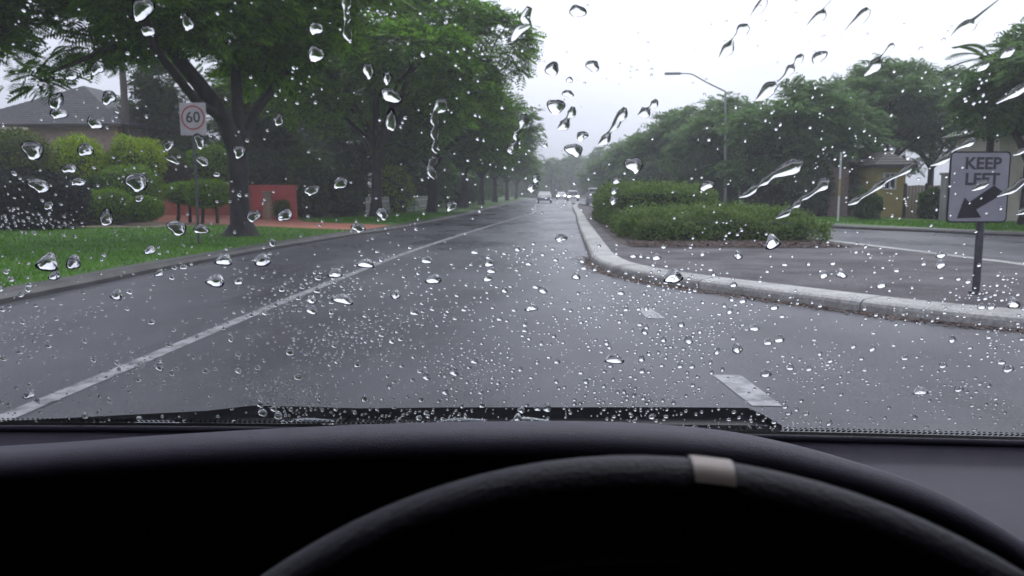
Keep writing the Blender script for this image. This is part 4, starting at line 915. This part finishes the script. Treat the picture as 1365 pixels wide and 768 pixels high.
# big drops one by one: x, y, width, height, lean (degrees), label
BIG = [
 (190, 12, 28, 36, 0, 'large clear drop at the top left of the windscreen over the big flame tree'), (197, 42, 20, 14, -30, 'drop just under the large clear drop over the big flame tree'),
 (250, 30, 15, 24, 10, 'upright oval drop at the top of the windscreen in front of the leaning limb'),
 (421, 38, 18, 19, 0, 'upper of two round drops left of the topmost bead chain'), (421, 72, 20, 24, 0, 'lower and larger of two round drops left of the topmost bead chain'),
 (491, 94, 16, 21, -10, 'lone round drop left of the top of the stacked drops before the dark crown'),
 (516, 104, 11, 19, 0, 'top drop of the stack of three in front of the tall flame tree crown'), (521, 128, 28, 19, -20, 'wide middle drop of the stack of three in front of the tall flame tree crown'), (521, 160, 15, 31, -8, 'long bottom drop of the stack of three in front of the tall flame tree crown'),
 (372, 160, 14, 15, 0, 'faint drop right of the big flame tree trunk, high up'),
 (75, 135, 19, 25, 0, 'upper drop of the pair over the grey roof tiles'), (78, 152, 24, 14, 0, 'wide lower drop of the pair over the grey roof tiles'),
 (145, 130, 18, 21, 10, 'squarish drop between the grey roof peak and the utility pole'), (126, 164, 24, 14, -20, 'flat drop over the eave of the grey tiled roof'),
 (95, 100, 15, 16, 0, 'left of two round drops below the overhanging fronds'), (130, 91, 19, 19, 0, 'right of two round drops below the overhanging fronds'),
 (44, 200, 31, 25, 0, 'large drop in front of the olive hedge at the left edge'), (114, 200, 24, 16, -25, 'drop over the left end of the bright lime shrub'),
 (92, 225, 20, 13, -10, 'drop at the top right corner of the dark hedge'), (104, 243, 19, 11, 0, 'small oval drop on the right edge of the dark hedge'),
 (52, 248, 32, 16, -12, 'wide flat drop in front of the dark purple black hedge'), (64, 275, 14, 9, 0, 'small bright drop low in front of the dark hedge'),
 (182, 243, 34, 22, 0, 'large ring shaped drop over the domed clipped shrub'), (186, 265, 13, 8, 0, 'bright drop below the large ring shaped drop over the clipped shrubs'),
 (142, 290, 20, 21, 0, 'round drop at the foot of the low clipped shrub'), (236, 304, 26, 19, -10, 'dark edged drop on the lawn below the left topiary'), (268, 306, 20, 12, 0, 'flat drop on the lawn below the speed sign post'),
 (319, 202, 20, 16, 0, 'round drop on the big flame tree trunk'), (266, 188, 15, 20, 15, 'drop hanging on the lower edge of the speed sign'), (270, 215, 21, 10, -20, 'flat bright drop on the speed sign post'),
 (225, 194, 15, 13, 0, 'bright drop left of the speed sign post, upper of two'), (230, 213, 20, 9, -30, 'bright drop left of the speed sign post, lower of two'),
 (338, 288, 19, 16, 0, 'ring shaped drop at the right edge of the big trunk foot'), (380, 287, 21, 15, 0, 'ring shaped drop in front of the red garden wall'),
 (454, 244, 22, 15, 0, 'bright drop before the dark shrubs right of the red wall'), (416, 254, 20, 13, 20, 'drop in front of the dark shrub next to the red wall'),
 (510, 285, 18, 15, -15, 'bright drop at the left end of the picket fence'), (602, 275, 18, 11, 10, 'bright drop at the foot of the left row of trees past the fence'), (478, 304, 21, 10, 0, 'drop where the terracotta driveway meets the road'),
 (62, 355, 32, 14, 0, 'widest drop on the grass verge at the left edge'), (97, 352, 18, 17, 0, 'squarish drop on the grass verge right of the widest one'), (72, 370, 17, 7, 0, 'small flat drop on the grass verge near the kerb'), (199, 336, 15, 7, 0, 'flat drop on the grass verge below the russet shrub'),
 (287, 378, 25, 10, 0, 'wide flat drop on the asphalt below the big flame tree'), (349, 350, 26, 10, 0, 'dark edged flat drop on the asphalt right of the big trunk'), (318, 377, 15, 6, 0, 'small flat drop next to the wide one below the big flame tree'), (298, 350, 21, 10, 0, 'flat drop on the left kerb below the big trunk'),
 (212, 366, 14, 6, 0, 'small drop over the left kerb in front of the grass'), (155, 396, 18, 8, 0, 'drop over the left lane near the kerb end'),
 (447, 367, 18, 8, 0, 'drop touching the white edge line halfway along'), (488, 354, 22, 8, 0, 'drop just above the white edge line halfway along'), (457, 402, 27, 8, -8, 'wide drop below the white edge line halfway along'), (415, 402, 15, 6, 0, 'small drop below the white edge line, left of a wide drop'), (578, 375, 21, 8, 0, 'lone flat drop in the middle of our lane'), (527, 395, 15, 7, 0, 'bright drop in our lane left of the middle'),
 (748, 317, 15, 11, 0, 'bright drop on our lane just left of the median kerb bend'), (768, 370, 13, 6, 0, 'small bright drop beside the nose of the median kerb'), (1122, 367, 15, 8, 0, 'drop on the median paving between hedge end and sign post'), (984, 342, 13, 8, 0, 'small drop on the mulch bed below the long low hedge'),
 (845, 220, 23, 22, 15, 'large two lobed bright drop above the median hedge left end'), (765, 200, 23, 18, 5, 'round ring drop above the far white cars'),
 (790, 88, 19, 15, 0, 'faint arch shaped drop in the sky right of the leaf tips'), (770, 15, 21, 18, 0, 'arch shaped drop near the top of the sky'), (736, 92, 21, 17, 0, 'dark arch shaped drop beside the leaf tips of the tall flame tree'), (757, 125, 15, 10, 0, 'small arch drop above two larger drops in the middle of the sky'), (741, 142, 22, 22, 0, 'left of two larger drops in the middle of the sky'),
 (776, 181, 15, 13, 0, 'arch drop in the sky above the round ring drop'), (1092, 76, 26, 13, 25, 'eye shaped drop in the sky above the right hand trees'), (822, 241, 11, 10, 15, 'top bead of three at the left end of the taller median hedge'), (819, 255, 11, 9, 15, 'middle bead of three at the left end of the taller median hedge'), (818, 267, 14, 10, 30, 'bottom bead of three at the left end of the taller median hedge'),
 (715, 238, 11, 12, 15, 'upper of two bright drops above the silver car'), (710, 250, 18, 10, 20, 'lower and wider of two bright drops above the silver car'),
 (898, 372, 29, 11, 15, 'dark edged wide drop lying over the median kerb'), (1030, 326, 23, 12, 20, 'bright slanted drop below the end of the long low hedge'), (942, 248, 20, 12, 25, 'bright slanted drop in front of the taller median hedge'),
 (820, 482, 24, 7, 0, 'widest flat drop low in our lane right of the middle'), (708, 412, 17, 7, 0, 'flat bright drop in the middle of the lower windscreen'), (1228, 524, 22, 5, 3, 'flat drop low on the right part of the windscreen'), (983, 467, 16, 8, 0, 'dark edged drop above the nearer lane dash'), (38, 528, 18, 7, 0, 'flat drop in the lower left of the windscreen above the white edge line'),
 (1352, 407, 20, 8, 10, 'drop on the median kerb at the right edge'),
]
for x, y, w, h, a, lab in BIG:
    dome_from_outline('raindrop', x, y, w, h, R(a), (.20 if y < 190 and x > 680 else .27 if w > 12 else .36) if y < 320 else .74, .13 if w > 14 else .10, lab, 'raindrop')
# wind driven runs and bead chains: pixel paths with half widths
RUN = [
 ([(462, -6, 5), (462, 6, 6.5), (461, 14, 3), (463, 24, 5), (461, 33, 2), (463, 45, 6.5), (467, 55, 2)], 'upright bead chain at the very top of the windscreen'),
 ([(594, 133, 3), (588, 141, 10), (580, 150, 4), (579, 160, 6), (581, 168, 3.5), (579, 178, 6), (581, 187, 3), (580, 197, 5.5), (583, 204, 2)], 'long upright bead chain in front of the left row of trees, upper part'),
 ([(577, 208, 2), (578, 213, 6), (574, 220, 4), (574, 227, 6), (578, 234, 5), (579, 239, 1)], 'lower end of the upright bead chain in front of the left row of trees'),
 ([(698, 153, 4), (698, 163, 7.5), (694, 172, 3), (688, 180, 5), (689, 188, 3), (685, 196, 6), (680, 205, 2)], 'bead chain at the right edge of the left row of trees'),
 ([(764, 143, 3), (762, 151, 6), (757, 158, 3), (752, 167, 7.5), (743, 172, 1)], 'right of two larger drops in the middle of the sky'),
 ([(833, 144, 3), (830, 152, 7), (824, 160, 5.5), (820, 168, 5), (813, 176, 2.5), (807, 186, 6.5), (798, 193, 1.5)], 'slanted bead chain in the sky left of the street lamp'),
 ([(875, 133, 2.5), (872, 139, 5.5), (866, 144, 2), (860, 150, 8), (850, 154, 1)], 'Y shaped drop in the sky under the lamp arm'),
 ([(998, 35, 4), (990, 40, 8.5), (984, 46, 4), (977, 53, 2), (970, 66, 8), (958, 79, 1)], 'double headed water run in the sky right of the lamp arm'),
 ([(1020, -5, 4), (1017, 4, 6), (1010, 14, 6), (1000, 23, 1)], 'short water run cut by the top edge right of the lamp arm'),
 ([(1112, -3, 1.2), (1104, 6, 1.6), (1099, 12, 2), (1095, 20, 7), (1085, 28, 5), (1075, 36, 1)], 'thin tailed water run near the top of the sky over the right trees'),
 ([(1158, 12, 4), (1153, 18, 7), (1146, 26, 7), (1136, 33, 3.5), (1125, 43, .8)], 'water run in the sky to the right of the thin tailed one'),
 ([(1192, 59, 2), (1188, 62, 4), (1180, 70, 1.6), (1174, 77, 2.4), (1168, 86, 8), (1160, 94, 5), (1152, 101, 1)], 'long necked water run touching the top of the broad right tree'),
 ([(1070, 73, 2.5), (1065, 79, 5.5), (1059, 86, 2), (1054, 92, 6), (1047, 101, 3), (1035, 112, 1)], 'double looped water run above the right hand trees'),
 ([(1035, 112, 4), (1026, 118, 9), (1018, 126, 7), (1008, 134, 1.5)], 'water drop at the top of the trees right of the lamp post'),
 ([(1340, -6, 1.5), (1328, 4, 2.2), (1314, 16, 3.5), (1300, 28, 5), (1294, 33, 8), (1282, 38, 6), (1268, 48, 1)], 'long dark water run at the top right corner'),
 ([(1352, 64, 3), (1344, 70, 6), (1333, 77, 1)], 'short bright run on the right edge tree, upper'), ([(1318, 83, 3), (1311, 88, 5.5), (1302, 95, 1)], 'short bright run on the right edge tree, lower'), 
 ([(1372, 112, 4), (1356, 122, 6), (1342, 130, 3), (1328, 138, 1)], 'bright water run at the right edge above the mauve roof'),
 ([(1070, 216, 3), (1060, 222, 9.5), (1044, 228, 7.5), (1030, 234, 4), (1020, 242, 5), (1012, 247, 2), (1005, 252, 5), (996, 259, 3.5), (985, 263, 1)], 'long bright water run over the dark trees above the median hedge'),
 ([(1105, 240, 3), (1098, 246, 8), (1088, 254, 3), (1076, 262, 3.2), (1068, 266, 2.5), (1063, 272, 4.8), (1056, 277, 1.5), (1050, 283, 4.5), (1040, 288, 3), (1034, 291, .8)], 'curled bright water run over the end of the long low hedge'),
 ([(1216, 219, 2), (1210, 226, 4.5), (1196, 234, 2.2), (1182, 240, 3), (1172, 247, 5), (1160, 256, 2.4), (1148, 263, 2.5), (1140, 268, 4.5), (1130, 273, 1)], 'long thin bright water run crossing the yellow house front'),
 ([(1299, 186, 2.5), (1293, 190, 5), (1280, 196, 2), (1268, 202, 2), (1262, 210, 5.5), (1252, 216, 4), (1240, 221, .8)], 'bright water run reaching the top left corner of the KEEP LEFT sign'),
 ([(1318, 243, 2.5), (1311, 246, 5), (1302, 250, 4), (1295, 254, .8)], 'short bright run on the face of the KEEP LEFT sign'),
 ([(1372, 236, 3), (1362, 243, 5), (1350, 253, 4.5), (1340, 257, 3), (1329, 262, .8)], 'bright run at the right edge of the KEEP LEFT sign'),
 ([(1372, 278, 3), (1364, 282, 4), (1354, 286, .8)], 'short bright run at the right edge below the cream house'), ([(1372, 196, 2.5), (1360, 203, 3), (1350, 207, .8)], 'thin bright run at the right edge beside the KEEP LEFT sign top'),
 ([(706, 10, 4), (700, 24, 7), (704, 33, 4), (692, 40, 6), (685, 50, 4), (682, 55, 1)], 'bright water run at the leaf tips beside the sky'),
 ([(165, 571.5, 1), (195, 571, 3.0), (225, 571, 2.6), (255, 572, 1)], 'long flat bead added as cowl glint on the lower glass edge, left'), ([(372, 569, 1), (400, 567.5, 2.6), (430, 566, 2.0), (450, 564, .8)], 'shorter flat bead added as cowl glint on the lower glass edge near the wiper joint'),
 ([(580, 565, .8), (610, 564, 1.8), (650, 564, 1.2)], 'thin bead added as cowl glint on the lower glass edge above the wheel, left one'), ([(680, 563, .8), (700, 563, 1.9), (735, 564.5, 1)], 'thin bead added as cowl glint on the lower glass edge above the wheel, right one'),
]
for pts, lab in RUN: trail('water_streak', pts, lab, 1.5 if 'glass edge' in lab else .34)  # tall glass edge beads stand in for sky glints off the wet cowl

# the many smaller drops
def dens(x, y):
    if y > 575 or y < 0 or x < -40 or x > 1400: return 0
    if y > 330:
        d = .30+.70*min(1, (y-330)/110)
        d *= (.32 if x < 330 else 1.0 if x < 960 else .34)
        return d
    if x < 110 and 235 < y < 305: return .55
    if x < 720 and y > 60: return .045 if y < 200 else .07
    if x > 900 and y > 110: return .08 if x > 1080 else .07
    return .035
LMK = [(60, 205, 'the olive hedge'), (55, 270, 'the dark hedge'), (180, 200, 'the bright lime shrub'), (170, 270, 'the clipped shrubs'), (258, 160, 'the 60 speed sign'), (262, 265, 'the topiary'), (322, 250, 'the big flame tree trunk'), (370, 270, 'the red garden wall'), (495, 240, 'the tall flame tree trunk'), (535, 280, 'the picket fence'),
 (620, 230, 'the left street tree row'), (725, 265, 'the silver car'), (760, 262, 'the white cars'), (800, 268, 'the yellow green shrub'), (890, 258, 'the taller median hedge'), (980, 295, 'the long low hedge'), (967, 190, 'the street lamp post'), (1117, 245, 'the thin pale pole'), (1185, 250, 'the yellow house'), (1235, 265, 'the brown fence'), (1303, 250, 'the KEEP LEFT sign'), (1303, 350, 'the KEEP LEFT sign post'),
 (1060, 170, 'the tree left of the thin pole'), (1165, 140, 'the broad right tree'), (1340, 90, 'the right edge tree'), (830, 60, 'the middle of the sky'), (1230, 50, 'the top right sky'), (40, 330, 'the grass verge'), (180, 350, 'the left kerb'), (100, 400, 'the left lane by the kerb'), (350, 345, 'the far left lane'), (80, 530, 'the near white line end'), (230, 464, 'the nearer white line half'), (400, 393, 'the white line middle'), (560, 335, 'the far white line half'),
 (320, 520, 'the left wiper hump'), (430, 480, 'our lane beside the edge line'), (520, 430, 'the dark wet patch in our lane'), (560, 520, 'the glass edge left of the wheel'), (640, 460, 'the lower middle of our lane'), (700, 390, 'the middle of our lane'), (720, 520, 'the glass edge above the wheel'), (800, 430, 'our lane by the far dash'), (868, 417, 'the far lane dash'), (820, 482, 'the widest flat drop'), (900, 510, 'the wiper end'), (1000, 520, 'the near lane dash'), (960, 440, 'the gap between the dashes'), (815, 350, 'the median kerb nose'), (960, 390, 'the left median kerb'), (1120, 395, 'the kerb joint'), (1280, 420, 'the right median kerb'), (1000, 345, 'the mulch bed'), (1160, 350, 'the median paving'), (1120, 460, 'the asphalt below the kerb joint'), (1250, 490, 'the right hand asphalt'), (1150, 545, 'the right dotted glass edge'), (1340, 520, 'the lower right corner'), (740, 310, 'the far part of our lane')]
used = set()
def region(x, y, w):
    ad = 'small' if w > 6 else 'tiny'
    for dx, dy, nm in sorted(LMK, key=lambda l: (l[0]-x)**2+((l[1]-y)*1.3)**2)[:6]:
        ex, ey = x-dx, (y-dy)*1.3; r_ = math.hypot(ex, ey)
        dn = 'over' if r_ < 12 else ('right of', 'below right of', 'below', 'below left of', 'left of', 'above left of', 'above', 'above right of')[int(round(math.atan2(ey, ex)/(math.pi/4))) % 8]
        for far in (('just ', '') if r_ < 35 else ('', 'well ')):
            lab = f'{ad} raindrop on the glass {far if dn != "over" else ""}{dn} {nm}'
            if lab not in used: used.add(lab); return lab
    return lab
proto = []
for q in range(8):                                        # unit drops in local axes: x across, y up the glass, z outwards
    rr = np.random.default_rng(q+90); ph = rr.uniform(0, 6.3, 3); V = []; n = 14; rg_ = 5; kz = .62+.07*(q % 4)
    for i in range(rg_):
        th = math.pi/2*i/rg_
        for j in range(n):
            a = 2*math.pi*j/n; w_ = 1+.10*math.sin(2*a+ph[0])+.08*math.sin(3*a+ph[1]); V.append((math.cos(a)*w_*math.cos(th), math.sin(a)*w_*math.cos(th)-.22*math.sin(th), kz*math.sin(th)))
    V.append((0, -.22, kz)); F = [(i*n+j, i*n+(j+1) % n, (i+1)*n+(j+1) % n, (i+1)*n+j) for i in range(rg_-1) for j in range(n)]+[((rg_-1)*n+j, (rg_-1)*n+(j+1) % n, rg_*n) for j in range(n)]+[tuple(range(n))[::-1]]
    me = bpy.data.meshes.new('raindrop'); me.from_pydata(V, [], F); me.materials.append(M['water']); me.polygons.foreach_set('use_smooth', [len(f) < 6 for f in F]); me.update(); proto.append((me, V, F))
import mathutils
cand = []; rr = np.random.default_rng(5)
while len(cand) < 3900:
    x, y = rr.uniform(-30, 1395), rr.uniform(0, 574); d = dens(x, y)
    # loose clumps, as rain dries into groups
    cl = .25+1.3*max(0, math.sin(x*.021+1.3*math.sin(y*.03))*math.sin(y*.045+x*.007))
    if rr.random() < d*cl:
        w = 1.6+abs(rr.normal(0, 1.9))+(rr.exponential(2.8) if rr.random() < .30 else 0)
        if y > 330: w *= 1.1
        if y < 320 and w > 5: w *= .55
        if any(abs(x-c[0]) < (w+c[2])*.55 and abs(y-c[1]) < (w+c[2])*.34 for c in cand[-3400:] if abs(x-c[0]) < 14): continue
        cand.append((x, y, min(w, 14)))
cand.sort(key=lambda c: -c[2])
for _ in range(1100):                                     # the rest of the glass, beyond the picture's edges
    x, y = (rr.uniform(-760, -30), rr.uniform(20, 590)) if rr.random() < .8 else (rr.uniform(1395, 1560), rr.uniform(60, 590))
    if rr.random() < (.9 if y > 330 else .3): cand.append((x, y, min(8, 1.6+abs(rr.normal(0, 2.4)))))
NBIG = 300-len(BIG)
sV = []; sF = []
for i, (x, y, w) in enumerate(cand):
    c, u, v = jac(x, y); wu_ = np.linalg.norm(u)*w/2; wv2 = np.linalg.norm(v)*w/2*(.45 if y > 330 else .62 if y > 200 else .85)
    wv2 = min(wv2, wu_*1.35); me, V, F = proto[i % 8]
    X = u/np.linalg.norm(u); Z = GN; Y = np.cross(Z, X); hz = min(wu_, wv2)*(1.75 if y > 330 else 1.25)
    if i < NBIG:
        o = bpy.data.objects.new('raindrop', me); COL.objects.link(o)
        m4 = mathutils.Matrix(((X[0]*wu_, Y[0]*wv2, Z[0]*hz, c[0]), (X[1]*wu_, Y[1]*wv2, Z[1]*hz, c[1]), (X[2]*wu_, Y[2]*wv2, Z[2]*hz, c[2]), (0, 0, 0, 1)))
        o.matrix_world = m4; tag(o, region(x, y, w), 'raindrop', 'small raindrops on the windscreen')
    else:
        b = len(sV); A_ = np.array(V); sV += list(c+A_[:, :1]*wu_*X+A_[:, 1:2]*wv2*Y+A_[:, 2:]*hz*Z); sF += [tuple(b+q for q in f) for f in F]
me = bpy.data.meshes.new('fine_rain_spray'); me.from_pydata([tuple(p) for p in sV], [], sF); me.materials.append(M['water'])
me.polygons.foreach_set('use_smooth', [len(f) < 6 for f in sF]); me.update()
tag(link(bpy.data.objects.new('fine_rain_spray', me)), 'fine spray of pinhead water droplets scattered over the whole windscreen', 'droplets', kind='stuff')

# ================================================================= RAIN .0035
hz_ = MB().box((0, 180, 9.7), (410, 490, 21.6)).build('haze', M['ground']); hz_['kind'] = 'stuff'; hz_['label'] = 'thin grey rain haze filling the street'; hz_['category'] = 'haze'
m = bpy.data.materials.new('rain_haze'); m.use_nodes = True; N = m.node_tree.nodes; N.remove(N['Principled BSDF'])
pv = N.new('ShaderNodeVolumePrincipled'); pv.inputs['Color'].default_value = (.93, .93, .97, 1); pv.inputs['Density'].default_value = .0016; pv.inputs['Anisotropy'].default_value = .2
m.node_tree.links.new(pv.outputs['Volume'], N['Material Output'].inputs['Volume']); hz_.data.materials[0] = m
